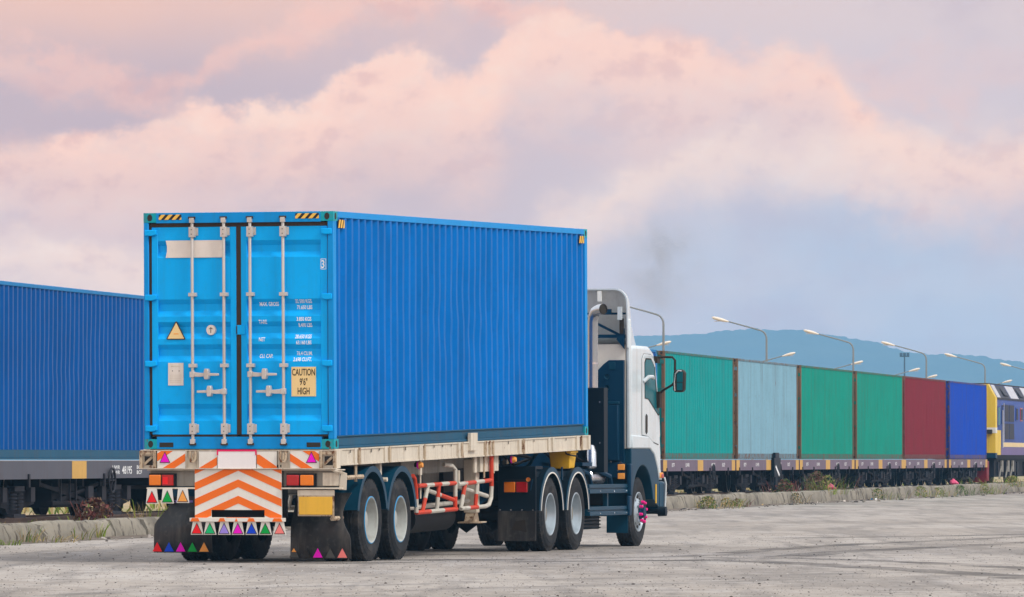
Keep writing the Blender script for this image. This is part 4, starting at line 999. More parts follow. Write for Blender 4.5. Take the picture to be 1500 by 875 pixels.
    # wheel-arch flare and lower navy fender
    MB('cabwhite').prism([(14.64, 1.42), (14.64, 1.62), (15.6, 1.60), (15.95, 1.50), (16.2, 1.28), (16.44, .96), (16.26, .96), (16.14, 1.16), (15.95, 1.34), (15.7, 1.42)], 'yz', 2.40, 2.462).build('arch_flare', root, bevel=.02, seg=2)
    arch = [(15.27 + .63 * math.cos(R(a)), .55 + .63 * math.sin(R(a))) for a in range(0, 181, 12)]
    for xa, xb in ((2.02, 2.452), (-.012, .42)):
        MB('navy_l').prism([(14.60, .50), (14.60, 1.42), (15.70, 1.42), (15.95, 1.34), (16.14, 1.16), (16.26, .95), (16.26, .55)] + arch[1:-1] + [(14.64, .50)], 'yz', xa, xb).build('front_fender', root, bevel=.012, seg=2)
    f = MB('navy'); f.box(2.40, 2.47, 14.50, 14.62, .74, 1.20); f.box(2.41, 2.46, 14.46, 14.6, .45, .74); f.build('fender_stay', root, bevel=.02, seg=2)
    MB('navy_l').box(2.10, 2.42, 14.52, 14.54, .20, .55).build('front_mud_flap', root, bevel=.004)
    MB('dark_m').box(.42, 2.02, 14.7, 16.2, .6, 1.42).build('engine_block', root)
    wheel(root, 2.40, 1, 15.27, .50, .50, False, 'tractor'); wheel(root, .04, -1, 15.27, .50, .50, False, 'tractor')
    MB('dark_m').tube([(.3, 15.27, .5), (2.12, 15.27, .5)], .07, 10).build('axle', root)
    # rear of the cab
    MB('cabcream').box(.03, 2.37, 14.58, 14.64, 1.42, 2.93).build('cab_back_wall', root)
    MB('cabwhite').box(2.38, 2.44, 14.57, 14.66, 1.42, 3.3).box(0, .06, 14.57, 14.66, 1.42, 3.3).build('cab_corner_post', root, bevel=.02, seg=2)
    bk = MB('navy'); bk.prism([(.03, 1.0), (2.36, 1.0), (2.36, 2.70), (2.14, 2.70), (2.06, 2.64), (1.98, 2.56), (1.80, 2.545), (.03, 2.545)], 'xz', 14.50, 14.579)
    bk.m('navy_l').box(2.14, 2.24, 14.49, 14.50, 2.56, 2.67); bk.box(1.84, 2.10, 14.47, 14.50, 1.72, 1.75); bk.box(2.10, 2.3, 14.46, 14.50, 2.06, 2.1)
    for x, z in ((1.95, 2.46), (2.12, 2.46), (2.12, 2.30), (2.1, 1.9), (2.1, 2.14)): bk.lathe([(0, 0), (0, .03), (.02, .04)], (x, 14.485, z), 1, 10, 'y')
    bk.m('navy').box(2.05, 2.30, 14.40, 14.50, 1.25, 2.05); bk.box(1.9, 2.36, 14.42, 14.5, 1.0, 1.22)
    bk.m('chrome')
    for x, z in ((2.0, 1.22), (2.2, 1.23), (2.34, 1.22), (2.3, 1.1)): bk.lathe([(0, 0), (0, .012), (.012, .012)], (x, 14.415, z), 1, 8, 'y')
    bk.build('cab_back_panel', root, bevel=.008)
    for z in (.98, 1.11): MB('amber_t').box(2.30, 2.40, 14.395, 14.42, z, z + .085).m('dark_m').box(2.29, 2.41, 14.42, 14.44, z - .01, z + .095).build('marker_reflector', root, bevel=.005)
    # roof fairing, open at the back
    sec = [(14.50, 3.735, 0), (14.59, 3.735, 0), (14.64, 3.69, .0), (14.82, 3.36, .02), (15.12, 3.06, .05), (15.50, 2.92, .12)]
    fr = MB('cabwhite'); vs = []; m = 0
    for s_, h, ins in sec:
        r_ = min(.20, max(.02, (h - 2.9) * .5)); x0, x1 = .02 + ins, 2.42 - ins; zb = 2.88
        row = [(x0, s_, zb)] + [(x0 + r_ - r_ * math.cos(R(a)), s_, h - r_ + r_ * math.sin(R(a))) for a in range(0, 91, 15)] + [(x1 - r_ + r_ * math.cos(R(a)), s_, h - r_ + r_ * math.sin(R(a))) for a in range(90, -1, -15)] + [(x1, s_, zb)]
        m = len(row); vs += row
    fr.add(vs, [(j * m + i, j * m + i + 1, (j + 1) * m + i + 1, (j + 1) * m + i) for j in range(len(sec) - 1) for i in range(m - 1)] + [tuple((len(sec) - 1) * m + i for i in range(m))])
    fr.m('cabgrey')
    o = fr.build('roof_fairing', root, smooth=50); o.data.materials.append(MT['cabgrey']) if MT['cabgrey'].name not in [x.name for x in o.data.materials] else None
    so_ = o.modifiers.new('thickness', 'SOLIDIFY'); so_.thickness = .02; so_.offset = -1; so_.material_offset = 1; so_.material_offset_rim = 0
    br = MB('navy'); br.box(.06, 2.38, 14.52, 14.56, 3.02, 3.07); br.bar((2.36, 14.54, 3.03), (1.6, 14.60, 3.40), .03, .035); br.box(.06, 2.37, 14.6, 14.63, 3.36, 3.39); br.prism([(2.25, 3.0), (2.37, 2.86), (2.37, 3.16), (2.3, 3.08)], 'xz', 14.51, 14.54); br.box(2.05, 2.16, 14.56, 14.6, 3.36, 3.44)
    br.m('cabwhite').box(2.28, 2.34, 14.46, 14.52, 3.28, 3.47).m('ink').box(2.30, 2.36, 14.50, 14.53, 3.08, 3.30); br.m('cabgrey').box(1.97, 2.03, 14.5, 14.53, 3.55, 3.70); br.build('fairing_brace', root)
    # mirror
    a = MB('ink'); a.tube([(2.44, 16.12, 2.76), (2.56, 16.15, 2.77), (2.68, 16.15, 2.765), (2.72, 16.15, 2.72), (2.72, 16.15, 2.42), (2.68, 16.15, 2.36), (2.54, 16.15, 2.28), (2.46, 16.2, 2.22)], .018, 8)
    a.box(2.43, 2.50, 16.1, 16.22, 2.02, 2.26); a.box(2.40, 2.48, 16.05, 16.2, 2.68, 2.78)
    mr = a.build('mirror_arm', root)
    h = MB('ink'); h.prism([(2.70, 2.28), (2.73, 2.25), (2.84, 2.25), (2.87, 2.29), (2.88, 2.54), (2.84, 2.585), (2.74, 2.58), (2.71, 2.54)], 'xz', 16.08, 16.22); hd = h.build('mirror_head', mr, bevel=.025, seg=3)
    MB('glass').box(2.765, 2.855, 16.072, 16.08, 2.40, 2.55).box(2.765, 2.85, 16.072, 16.08, 2.28, 2.39).build('mirror_glass', hd)
    MB('chrome').tube([(2.735, 16.07, 2.27), (2.728, 16.068, 2.40), (2.745, 16.068, 2.52), (2.79, 16.068, 2.565), (2.84, 16.068, 2.56)], .012, 6).build('mirror_trim', hd)
    # front end
    b = MB('navy_l'); b.box(-.02, 2.46, 16.24, 16.62, .48, .94); b.build('bumper', root, bevel=.04, seg=3)
    MB('amber_t').box(2.44, 2.475, 16.25, 16.42, .99, 1.07).m('redlens').box(2.474, 2.485, 16.3, 16.42, .99, 1.05).build('indicator', root, bevel=.008)
    MB('bucket').box(2.452, 2.462, 16.02, 16.07, .62, .9).build('reflector_strip', root)
    MB('cabwhite').tube([(2.48, 16.5, .55), (2.49, 16.52, .9), (2.47, 16.5, 1.0)], .015, 6).build('bumper_trim', root)
    MB('black').lathe([(0, 0), (0, .07), (.12, .075), (.12, 0)], (2.6, 16.1, .50), 1, 14).tube([(2.3, 16.1, .5), (2.5, 16.1, .5)], .04, 8).build('front_tow_eye', root)
    MB('glass').prism([(16.115, 2.66), (16.345, 1.98), (16.352, 1.985), (16.122, 2.665)], 'yz', .12, 2.32).build('windshield', root)
    return root
tractor()

# ------------------------------------------------------------------ wagons
def wagon(beam_mat):
    root = empty('flat_wagon')
    W2 = 2.44
    b = MB(beam_mat); b.box(2.36, W2, -6.3, 6.3, .935, 1.235); b.box(0, .08, -6.3, 6.3, .935, 1.235); b.box(2.30, 2.36, -6.3, 6.3, 1.20, 1.235)
    b.m('wagon_y')
    for y0, y1 in ((-6.3, -5.68), (-.47, .48), (5.68, 6.3)): b.box(W2, W2 + .004, y0, y1, .937, 1.233)
    b.m('rail_top').box(2.355, 2.445, -6.3, 6.3, 1.235, 1.243)
    b.build('side_beam', root)
    u = MB('bogie'); u.box(.08, 2.36, -6.3, 6.3, 1.0, 1.2); u.box(.95, 1.5, -6.2, 6.2, .72, 1.0)
    for s in (-5.4, -2.0, -.8, .8, 2.0, 5.4): u.box(.3, 2.3, s - .06, s + .06, .80, 1.0)
    u.bar((2.25, -2.0, .86), (2.25, 1.5, .52), .05, .06); u.bar((2.25, 2.1, .86), (2.25, -.8, .56), .05, .06); u.box(2.2, 2.3, -1.2, 1.4, .50, .56); u.box(1.2, 2.2, -.9, .6, .45, .85)
    u.m('bogie_l')
    for s in (-.7, -.1, .3): u.bar((2.3, s, .55), (2.3, s, .93), .03, .03)
    u.box(2.28, 2.34, 1.0, 1.35, .6, .8)
    for s in (-5.8, -3.3, 1.6, 4.9): u.box(2.44, 2.47, s, s + .07, .80, 1.02)
    u.build('underframe', root)
    for c in (-3.2, 3.2):
        bg = MB('bogie')
        for x in (2.08, .26):
            bg.prism([(c - 1.25, .52), (c - 1.25, .68), (c - .5, .78), (c + .5, .78), (c + 1.25, .68), (c + 1.25, .52), (c + .55, .45), (c + .4, .36), (c - .4, .36), (c - .55, .45)], 'yz', x, x + .10)
        bg.box(.3, 2.15, c - .2, c + .2, .5, .8)
        g = bg.build('bogie', root)
        for dy in (-.87, .87):
            for x, sg in ((1.79, 1), (.65, -1)):
                MB('bogie').lathe([(0, 0), (0, .12), (.02, .13), (.03, .36), (-.01, .38), (-.01, .42), (.09, .425), (.1, .455), (.13, .455), (.13, .1)], (x + sg * .06, c + dy, .72 - .01), sg, 28).m('rail_top').lathe([(-.012, .385), (-.013, .415)], (x + sg * .06, c + dy, .71), sg, 28).build('wheel', g)
            MB('bogie_l').box(2.18, 2.27, c + dy - .13, c + dy + .13, .56, .80).build('axle_box', g)
        sp = MB('bogie_l')
        for dy in (-.2, .2):
            for k in range(5): sp.lathe([(0, 0), (0, .085), (.03, .085), (.03, 0)], (2.2, c + dy, .46 + k * .06), 1, 12, 'z')
        sp.box(2.1, 2.28, c - .36, c + .36, .30, .36); sp.box(2.1, 2.28, c - .3, c + .3, .74, .82); sp.build('spring_nest', g)
    hw = MB('bogie_l')
    hw.tube([(2.50, 2.0 + .21 * math.cos(t * math.pi / 10), .90 + .21 * math.sin(t * math.pi / 10)) for t in range(21)], .02, 6, False)
    for k in range(3):
        t = k * math.pi / 3; hw.tube([(2.5, 2.0 + .2 * math.cos(t), .9 + .2 * math.sin(t)), (2.5, 2.0 - .2 * math.cos(t), .9 - .2 * math.sin(t))], .012, 6)
    hw.tube([(2.3, 2, .9), (2.52, 2, .9)], .025, 6); hw.build('brake_wheel', root)
    cp = MB('bogie')
    for y, s in ((6.3, 1), (-6.3, -1)): cp.box(1.1, 1.34, min(y, y + s * .42), max(y, y + s * .42), .78, .98)
    cp.build('coupler', root)
    return root
WL = ['dark grey flat wagon with white stencilled number under the left blue container'] + ['flat wagon hidden behind the truck trailer under a blue container'] * 4 + ['flat wagon with ochre patches under the teal container behind the cab', 'flat wagon carrying the pale blue container with a dark signal box', 'flat wagon under the green container right of the pale blue one', 'flat wagon under the green container beside the dark red one', 'flat wagon carrying the dark red container', 'last flat wagon with red end beam, under the cobalt blue container']
WC = [t0 + CL / 2 for _, t0, _ in CONTS]
wa = wagon('wagon'); wb = None
for i, (tcn, lab) in enumerate(zip(WC, WL)):
    if i == 0: o = wa
    elif i < 5: o = copy_tree(wa)
    elif i == 5: wb = wagon('wagon_p'); o = wb
    else: o = copy_tree(wb)
    o.location = TP(-2.44, tcn, 0); o.rotation_euler = (0, 0, -PT); tag(o, lab, 'railway wagon', 'flat wagons of the train')
    if i == 10:
        MB('wredbeam').box(.1, 2.40, 6.31, 6.42, .35, 1.2).box(2.2, 2.42, 6.42, 7.1, .40, 1.18).build('end_beam', o)
    if i == 6:
        x = 2.46; y = 1.0
        s = MB('black'); s.box(x, x + .09, y - .55, y + .75, .72, 1.30); s.box(x, x + .08, y - .25, y + .5, 1.30, 1.45); s.box(x + .01, x + .06, y - .1, y + .3, .2, .72)
        s.m('letter').prism([(y - .35, 1.02), (y - .25, 1.08), (y + .5, .80), (y + .4, .74)], 'yz', x + .09, x + .096); s.build('signal_box', o, bevel=.01)
# stencilled number on the first wagon
s = MB('letter')
fnw = lambda u, z: (2.4455, u, z)
for z in (1.095, 1.005): text_into(s, "UWR", .062, 2.22, z, fnw, 2.5, 'LEFT', 0, .001)
text_into(s, "48195", .135, 2.90, 1.01, fnw, 1.45, 'LEFT', 0, .002)
for z in (1.095, 1.005): text_into(s, "BCF", .062, 3.92, z, fnw, 2.5, 'LEFT', 0, .001)
for tx, z in (("BCF", 1.09), ("BCF", .985)): text_into(s, tx, .07, -5.55, z, fnw, 1.5, 'LEFT', 0, .002)
s.build('stencilled_number', wa, smooth=0)
s = MB('letter')
for tx, u in (("BTF", -4.9), ("UWR", -2.6), ("48195", 1.9), ("BCF", 3.9)): text_into(s, tx, .10, u, 1.05, fnw, 2.0, 'LEFT', 0, .002)
s_o = s.build('stencilled_number', wb, smooth=0)
for o in [o for o in col.objects if o.name.startswith('flat_wagon') and o not in (wa, wb)]:
    if o.location.y > TP(0, 76).y:
        c_ = s_o.copy(); col.objects.link(c_); c_.parent = o

# ------------------------------------------------------------------ locomotive
def loco():
    root = empty('diesel_locomotive', TP(-2.6, 145.6, 0), (0, 0, -PT)); tag(root, 'blue and yellow diesel locomotive with white roof panels at the right end of the train', 'locomotive')
    Wd = 2.62; Ln = 16.0
    sec = [(.0, 1.42), (Wd, 1.42), (Wd, 3.68), (Wd - .30, 4.22), (.30, 4.22), (0, 3.68)]
    MB('loco_b').prism(sec, 'xz', 2.2, Ln - .4).build('body_shell', root, bevel=.02)
    e = MB('loco_y'); e.prism(sec, 'xz', 0, .6); e.prism([(0.0, 1.42), (Wd, 1.42), (Wd, 2.4), (0, 2.4)], 'xz', .6, 2.0).m('loco_b').prism([(0.0, 2.4), (Wd, 2.4), (Wd, 3.68), (Wd - .3, 4.215), (.3, 4.215), (0, 3.68)], 'xz', .6, 2.2).box(0, Wd, 2.0, 2.2, 1.42, 2.4)
    e.m('board').box(.02, Wd + .003, -.004, .6, 2.28, 2.5); e.m('ink').box(2.25, 2.5, -.3, 0, 2.25, 2.42); e.m('navy').box(.0, Wd + .004, -.002, .6, 1.30, 1.5)
    e.m('ink').box(.5, 2.1, -.01, -.002, 2.9, 3.5)
    e.build('driving_end', root, bevel=.015)
    r = MB('loco_w')
    for y0, y1, mt in ((.7, 1.9, 'loco_w'), (1.9, 2.9, 'loco_g'), (2.9, 5.4, 'loco_g'), (5.7, 8.6, 'loco_w'), (8.8, 11.2, 'loco_g'), (11.4, 14, 'loco_w')):
        r.m(mt); r.add([(Wd + .01, y0, 3.70), (Wd + .01, y1, 3.70), (Wd - .27, y1, 4.20), (Wd - .27, y0, 4.20), (Wd - .02, y0, 3.68), (Wd - .02, y1, 3.68), (Wd - .31, y1, 4.18), (Wd - .31, y0, 4.18)], [(0, 1, 2, 3), (4, 7, 6, 5), (0, 4, 5, 1), (1, 5, 6, 2), (2, 6, 7, 3), (3, 7, 4, 0)])
        if mt == 'loco_g' and y1 - y0 > 2: r.m('loco_g').add([(Wd + .016, y0 + .4, 3.80), (Wd + .016, y1 - .4, 3.80), (Wd - .21, y1 - .4, 4.12), (Wd - .21, y0 + .4, 4.12)], [(0, 1, 2, 3)])
    r.m('ink').box(.3, Wd - .3, .2, 15, 4.22, 4.26); r.m('loco_g').box(Wd - .03, Wd + .02, .6, 15.5, 3.62, 3.70); r.build('roof_panel', root)
    s = MB('loco_c'); s.box(Wd, Wd + .006, 2.4, 15.4, 1.74, 1.92); s.m('loco_p').box(Wd, Wd + .012, 1.9, 15.4, 1.42, 1.72); s.build('side_stripe', root, smooth=0)
    def opening(y0, y1, z0, z1, mt, nm, fr='loco_b'):
        MB(fr).box(Wd, Wd + .02, y0 - .12, y1 + .12, z0 - .05, z1 + .05).m(mt).box(Wd + .02, Wd + .03, y0, y1, z0, z1).build(nm, root)
    opening(3.2, 4.6, 2.76, 3.42, 'loco_g', 'grille'); opening(4.8, 6.6, 2.76, 3.42, 'loco_g', 'grille'); opening(3.2, 4.6, 2.05, 2.68, 'loco_g', 'grille'); opening(4.8, 6.6, 2.05, 2.68, 'loco_g', 'grille')
    opening(.75, 1.5, 2.6, 3.3, 'glass', 'window'); opening(2.35, 2.8, 2.7, 3.35, 'loco_b', 'door', 'ink'); opening(7.5, 8.1, 2.85, 3.3, 'loco_g', 'window', 'loco_b'); opening(9.2, 9.9, 2.85, 3.3, 'loco_g', 'window', 'redlens'); opening(11.0, 11.7, 2.85, 3.3, 'loco_g', 'window', 'loco_b')
    MB('loco_w').box(Wd, Wd + .03, 2.9, 3.0, 1.95, 3.5).tube([(Wd + .05, 2.2, 1.7), (Wd + .05, 2.2, 3.2)], .03, 6).build('handrail', root)
    u = MB('bogie'); u.box(.2, Wd - .1, .3, 15.6, .55, 1.3); u.box(.1, Wd, .2, 15.7, 1.25, 1.42); u.box(.5, 2.1, -.6, .3, .75, 1.0)
    u.m('bogie_l')
    for y in (1.2, 2.4, 4.0, 5.0, 7.2, 8.2, 11, 12.6): u.box(Wd - .1, Wd - .02, y, y + .4, .60, 1.15)
    u.m('grey_m')
    for y in (2.3, 4.6, 6.3): u.box(Wd - .06, Wd + .0, y, y + .55, .75, 1.2); u.bar((Wd, y - 1.0, .5), (Wd, y - .2, .95), .05, .06)
    u.build('underframe', root)
    for y in (1.7, 3.4, 5.1, 10.6, 12.3, 14.0):
        for x, sg in ((1.87, 1), (.75, -1)): MB('bogie').lathe([(0, 0), (0, .12), (.02, .14), (.03, .38), (-.01, .40), (-.01, .44), (.09, .45), (.1, .48), (.13, .48), (.13, .1)], (x + sg * .06, y, .74), sg, 24).build('wheel', root)
loco()

# ------------------------------------------------------------------ street lamps
def lamp(left):
    root = empty('street_lamp'); sg = -1 if left else 1
    p = MB('lampgrey'); pts = [(0, 0, 0), (0, 0, 4.5), (0, 0, 8.8)] + [(sg * (.45 - .45 * math.cos(R(a))), 0, 8.85 + .55 * math.sin(R(a))) for a in (15, 35, 55, 75)] + [(sg * .9, 0, 9.55), (sg * 2.55, 0, 10.0)]
    p.tube(pts, [.11, .09, .065, .06, .058, .056, .054, .05, .045], 10); p.lathe([(-.0, .2), (-.04, .2), (-.05, .1)], (0, 0, 0), -1, 10, 'z'); p.box(-.06, .06, -.14, .1, .5, 1.0)
    p.build('pole', root)
    h = MB('lamphead'); a = R(14)
    prof = [(2.40, .0, .06), (2.55, .0, .10), (2.75, .0, .15), (3.1, .0, .17), (3.35, .0, .13), (3.45, 0, .05)]
    vs = []; n = 10
    for x, _, r_ in prof:
        for k in range(n):
            t = 2 * math.pi * k / n; vs.append((sg * x, r_ * 1.15 * math.cos(t), 9.96 + (x - 2.4) * .25 + r_ * .72 * math.sin(t)))
    h.add(vs, [(i * n + k, i * n + (k + 1) % n, (i + 1) * n + (k + 1) % n, (i + 1) * n + k) for i in range(5) for k in range(n)] + [tuple(range(n)), tuple(5 * n + k for k in range(n))])
    hd = h.build('lamp_head', root, smooth=60)
    MB('loco_w').box(min(sg * 2.7, sg * 3.3), max(sg * 2.7, sg * 3.3), -.13, .13, 9.96, 9.985 + .02).build('lens', hd)
    return root
lz = -.03
row1 = [(972, 345, 'tall curved street lamp rising directly behind the truck cab'), (1123, 388, 'street lamp with left pointing arm above the pale blue container'), (1250, 427, 'street lamp with left pointing arm between the two right green containers'), (1357, 470, 'street lamp with left pointing arm above the dark red container'), (1443, 523, 'street lamp with left pointing arm above the locomotive yellow end'), (1519, 575, 'farthest left pointing street lamp, only its head inside the right edge')]
row2 = [(972, 445, 'right pointing street lamp low against the hill next to the cab'), (1155, 492, 'right pointing street lamp above the boundary of pale blue and green containers'), (1255, 535, 'right pointing street lamp above the second green container'), (1339, 578, 'right pointing street lamp in front of the floodlight mast'), (1365, 624, 'right pointing street lamp showing just above the dark red container'), (1475, 665, 'right pointing street lamp low above the locomotive roof')]
l1 = l2 = None
for px, d, lab in row1:
    o = l1 = lamp(True) if l1 is None else l1
    if px != 972: o = copy_tree(l1)
    o.location = ((px - 750) / 9000 * d, d, lz); o.rotation_euler = (0, 0, -PT * .3); tag(o, lab, 'street lamp', 'street lamps with arms to the left')
for px, d, lab in row2:
    if l2 is None: o = l2 = lamp(False)
    else: o = copy_tree(l2)
    o.location = ((px - 750) / 9000 * d - 2.9, d, lz - .45); o.rotation_euler = (0, 0, -PT * .3); tag(o, lab, 'street lamp', 'street lamps with arms to the right')
mr = empty('floodlight_mast', (57.5, 900, lz)); tag(mr, 'tall floodlight mast with a cluster of dark lamps before the hills', 'light mast')
MB('mast').tube([(0, 0, 0), (0, 0, 16.6)], [.2, .1], 8).build('pole', mr)
f = MB('mast'); f.box(-.7, .7, -.1, .1, 16.2, 16.35)
f.build('crossarm', mr)
for x in (-.5, 0, .5): MB('mast').box(x - .2, x + .2, -.25, .1, 16.35, 16.8).build('floodlight', mr, bevel=.03)

# ------------------------------------------------------------------ plants, litter, pebbles
def leafmat(name, c): return paint(name, c, .7, .3, 0)
LM = {'green': leafmat('grass_green', (.10, .17, .02)), 'lime': leafmat('grass_lime', (.20, .28, .03)), 'straw': leafmat('grass_straw', (.40, .30, .13)), 'brown': leafmat('dead_brush', (.16, .10, .06)), 'dark': leafmat('weed_dark_green', (.05, .09, .02)), 'maroon': leafmat('red_brown_brush', (.17, .055, .045))}
def blades(mb, n, h, spread, mats, rr, lean=.6, wd=.006, base=(0, 0, 0)):
    for i in range(n):
        a = rr.uniform(0, 2 * math.pi); r_ = spread * math.sqrt(rr.random()) * .5
        p = Vector((base[0] + r_ * math.cos(a), base[1] + r_ * math.sin(a), base[2])); d = Vector((math.cos(a + rr.uniform(-.7, .7)), math.sin(a + rr.uniform(-.7, .7)), 0))
        hh = h * rr.uniform(.45, 1.0); ln = lean * rr.uniform(.2, 1.9) * hh; ph = rr.uniform(0, math.pi); sd_ = Vector((math.cos(ph), math.sin(ph), 0)) * wd * rr.uniform(.7, 1.3)
        q = [p, p + d * ln * .25 + Vector((0, 0, hh * .5)), p + d * ln * .6 + Vector((0, 0, hh * .85)), p + d * ln + Vector((0, 0, hh * rr.uniform(.8, 1.0)))]
        vs = []
        for j, c in enumerate(q): k = (1, .9, .6, .1)[j]; vs += [c - sd_ * k, c + sd_ * k]
        mb.m(LM[rr.choice(mats)]).add(vs, [(j * 2, j * 2 + 1, j * 2 + 3, j * 2 + 2) for j in range(3)])
def leaves(mb, n, sx_, sy_, h, mats, rr, size=.04):
    for i in range(n):
        a = rr.uniform(0, 2 * math.pi); u = math.sqrt(rr.random()); z = h * rr.random() ** .8; k = math.sqrt(max(.05, 1 - (z / h) ** 2))
        p = Vector((sx_ * u * k * math.cos(a), sy_ * u * k * math.sin(a), z)); t = Vector((rr.uniform(-1, 1), rr.uniform(-1, 1), rr.uniform(-.4, 1))).normalized(); b_ = t.orthogonal().normalized(); b_.rotate(Matrix.Rotation(rr.uniform(0, 6), 3, t)); s = size * rr.uniform(.5, 1.2)
        mb.m(LM[rr.choice(mats)]).add([p - t * s, p + b_ * s * .45, p + t * s, p - b_ * s * .45], [(0, 1, 2, 3)])
rp = random.Random(11)
def along(px, off):      # distance along the track of the point at lateral offset off on a given sight line
    tt = (px - 750) / 9000; return (tt * (99.48 - off * TS) + 8.29 - off * TC) / (TS - tt * TC)
TUFT = [  # t, off, height, spread, blades, palette, leaf count, label
    (38, 2.22, .30, .5, 30, ['straw', 'straw', 'green'], 0, 'straw coloured grass tuft hanging over the kerb at far left'),
    (68, 2.30, .16, .9, 50, ['straw', 'straw', 'lime'], 0, 'dry flattened grass lying along the foot of the kerb at left'),
    (116, 2.20, .24, .4, 34, ['green', 'straw', 'lime'], 0, 'mixed green and straw grass tuft at the kerb joint under the ochre patch'),
    (144, 2.14, .32, .2, 34, ['lime', 'lime', 'straw'], 0, 'bright lime grass tuft growing from the kerb joint near the trailer'),
    (214, 1.7, .42, .5, 26, ['straw', 'straw', 'lime'], 0, 'pale dry grass stalks behind the kerb beside the mud flap'),
    (10, 2.55, .10, .5, 50, ['green', 'lime'], 0, 'low green grass patch on the yard at the left edge'),
    (1036, 2.35, .30, 1.9, 60, ['green', 'dark', 'straw'], 260, 'leafy green weed clump on the kerb right of the truck cab'),
    (1064, 2.25, .25, .8, 40, ['green', 'straw'], 90, 'small green weed at the second kerb joint right of the cab'),
    (1080, 2.25, .22, .7, 30, ['brown', 'maroon', 'green'], 70, 'reddish brown weed against the kerb right of the cab'),
    (1166, 2.25, .30, .8, 30, ['brown', 'straw', 'dark'], 80, 'brown dry weed at the kerb below the pale blue container'),
    (1213, 2.0, .55, 1.3, 50, ['green', 'lime', 'straw'], 120, 'green and yellow weed on the kerb below the pink bag'),
    (1284, 2.2, .34, 2.0, 50, ['green', 'straw', 'dark'], 120, 'olive weed clump at the kerb below the right green container'),
    (1348, 2.2, .36, 2.0, 50, ['green', 'lime', 'straw'], 140, 'olive weed clump at the kerb below the dark red container'),
    (1374, 2.2, .30, 1.4, 40, ['straw', 'green'], 90, 'straw and green weed at the kerb left of the cobalt container'),
    (1406, 2.2, .34, 1.8, 50, ['green', 'dark'], 120, 'dark green weed at the kerb under the cobalt container'),
    (1442, 2.2, .38, 1.6, 50, ['lime', 'green', 'straw'], 130, 'lime green weed at the kerb in front of the locomotive'),
    (1482, 2.1, .40, 5.0, 110, ['green', 'straw', 'lime'], 260, 'wide grassy weed patch at the kerb by the right edge')]
for t_, of, h, spd, nb, pal, nl, lab in TUFT:
    if t_ > 300: nb, nl, h = int(nb * 1.5), int(nl * 1.8), h * 1.15
    mb = MB(); blades(mb, nb, h, spd, pal, rp, .8 if h > .2 else 1.2)
    if nl: leaves(mb, nl, spd * .5, min(.25, spd * .3), h * .9, pal, rp, .035)
    o = mb.build('weed_clump', smooth=0); o.location = TP(of, along(t_, of), .0 if of > 2.1 else .22); o.rotation_euler = (0, 0, -PT + math.pi / 2); tag(o, lab, 'weed', 'weeds along the kerb')
BR = [(138, .7, .42, .55, ['maroon', 'brown'], 420, 'reddish brown dead brush beside the rail under the left wagon', .22),
      (1196, .9, .72, 2.6, ['brown', 'maroon', 'dark', 'brown'], 900, 'brown scrub bush beside the track below the first right green container', .2),
      (1150, .9, .5, 1.6, ['brown', 'dark', 'maroon'], 400, 'low brown scrub beside the track below the pale blue container', .2)]
for t_, of, h, spd, pal, nl, lab, z in BR:
    mb = MB(); leaves(mb, nl, spd * .5, .35, h, pal, rp, .05); blades(mb, 60, h * 1.05, spd, pal, rp, .5, .008)
    o = mb.build('scrub_bush', smooth=0); o.location = TP(of, along(t_, of), z - .03); o.rotation_euler = (0, 0, -PT + math.pi / 2); tag(o, lab, 'bush', 'scrub beside the track')
gm = MB(); rg = random.Random(21)
for k in range(900):
    t_ = rg.uniform(-4, 165); of = rg.choice((rg.uniform(1.3, 1.8), rg.uniform(.2, 1.6), rg.uniform(-4, -2.5)))
    p = TP(of, t_, .16); blades(gm, 3, .14 + .1 * rg.random(), .3, ['green', 'lime', 'straw', 'straw', 'brown'], rg, .8, .01, p)
for k in range(1500):
    t_ = rg.uniform(28, 190); of = rg.uniform(-34, -5); p = TP(of, t_, -.03); blades(gm, 2, .25 + .3 * rg.random(), .5, ['lime', 'straw', 'straw', 'green'], rg, .8, .03, p)
tag(gm.build('trackside_grass', smooth=0), kind='stuff')
# rubbish and stones
def blob(mb, c, r_, rr, sq=.6):
    n, m = 6, 4; vs = [(c[0], c[1], c[2] + r_ * sq)]; fs = []
    for j in range(1, m):
        for i in range(n):
            th = math.pi * j / m; ph = 2 * math.pi * i / n; q = r_ * rr.uniform(.75, 1.15)
            vs.append((c[0] + q * math.sin(th) * math.cos(ph), c[1] + q * math.sin(th) * math.sin(ph), c[2] + q * sq * math.cos(th)))
    vs.append((c[0], c[1], c[2] - r_ * sq)); last = len(vs) - 1
    for i in range(n):
        fs.append((0, 1 + i, 1 + (i + 1) % n)); fs.append((last, 1 + (m - 2) * n + (i + 1) % n, 1 + (m - 2) * n + i))
        for j in range(m - 2): fs.append((1 + j * n + i, 1 + (j + 1) * n + i, 1 + (j + 1) * n + (i + 1) % n, 1 + j * n + (i + 1) % n))
    mb.add(vs, fs)
MT['pebble'] = paint('dark_pebble', (.07, .06, .055), .9, .3, .3); MT['pebble_l'] = paint('pale_pebble', (.33, .30, .27), .9, .3, .3)
MT['bagpink'] = plain('pink_plastic', (.70, .10, .22), .5)
for t_, of, z, sz, lab in ((1217, 1.75, .42, .17, 'pink plastic bag lying on the kerb below the green container'), (1397, 1.3, .42, .20, 'pink plastic bag beside the track below the cobalt container')):
    mb = MB('bagpink'); sz *= .8; blob(mb, (0, 0, 0), sz, rp, .7); blob(mb, (sz * .7, 0, -sz * .2), sz * .5, rp, .6); blob(mb, (-.1 * sz, 0, sz * .5), sz * .45, rp, .9)
    o = mb.build('plastic_bag', smooth=0); o.location = TP(of, along(t_, of), z); tag(o, lab, 'plastic bag', 'pink bags by the track')
pb = MB(); rs = random.Random(31)
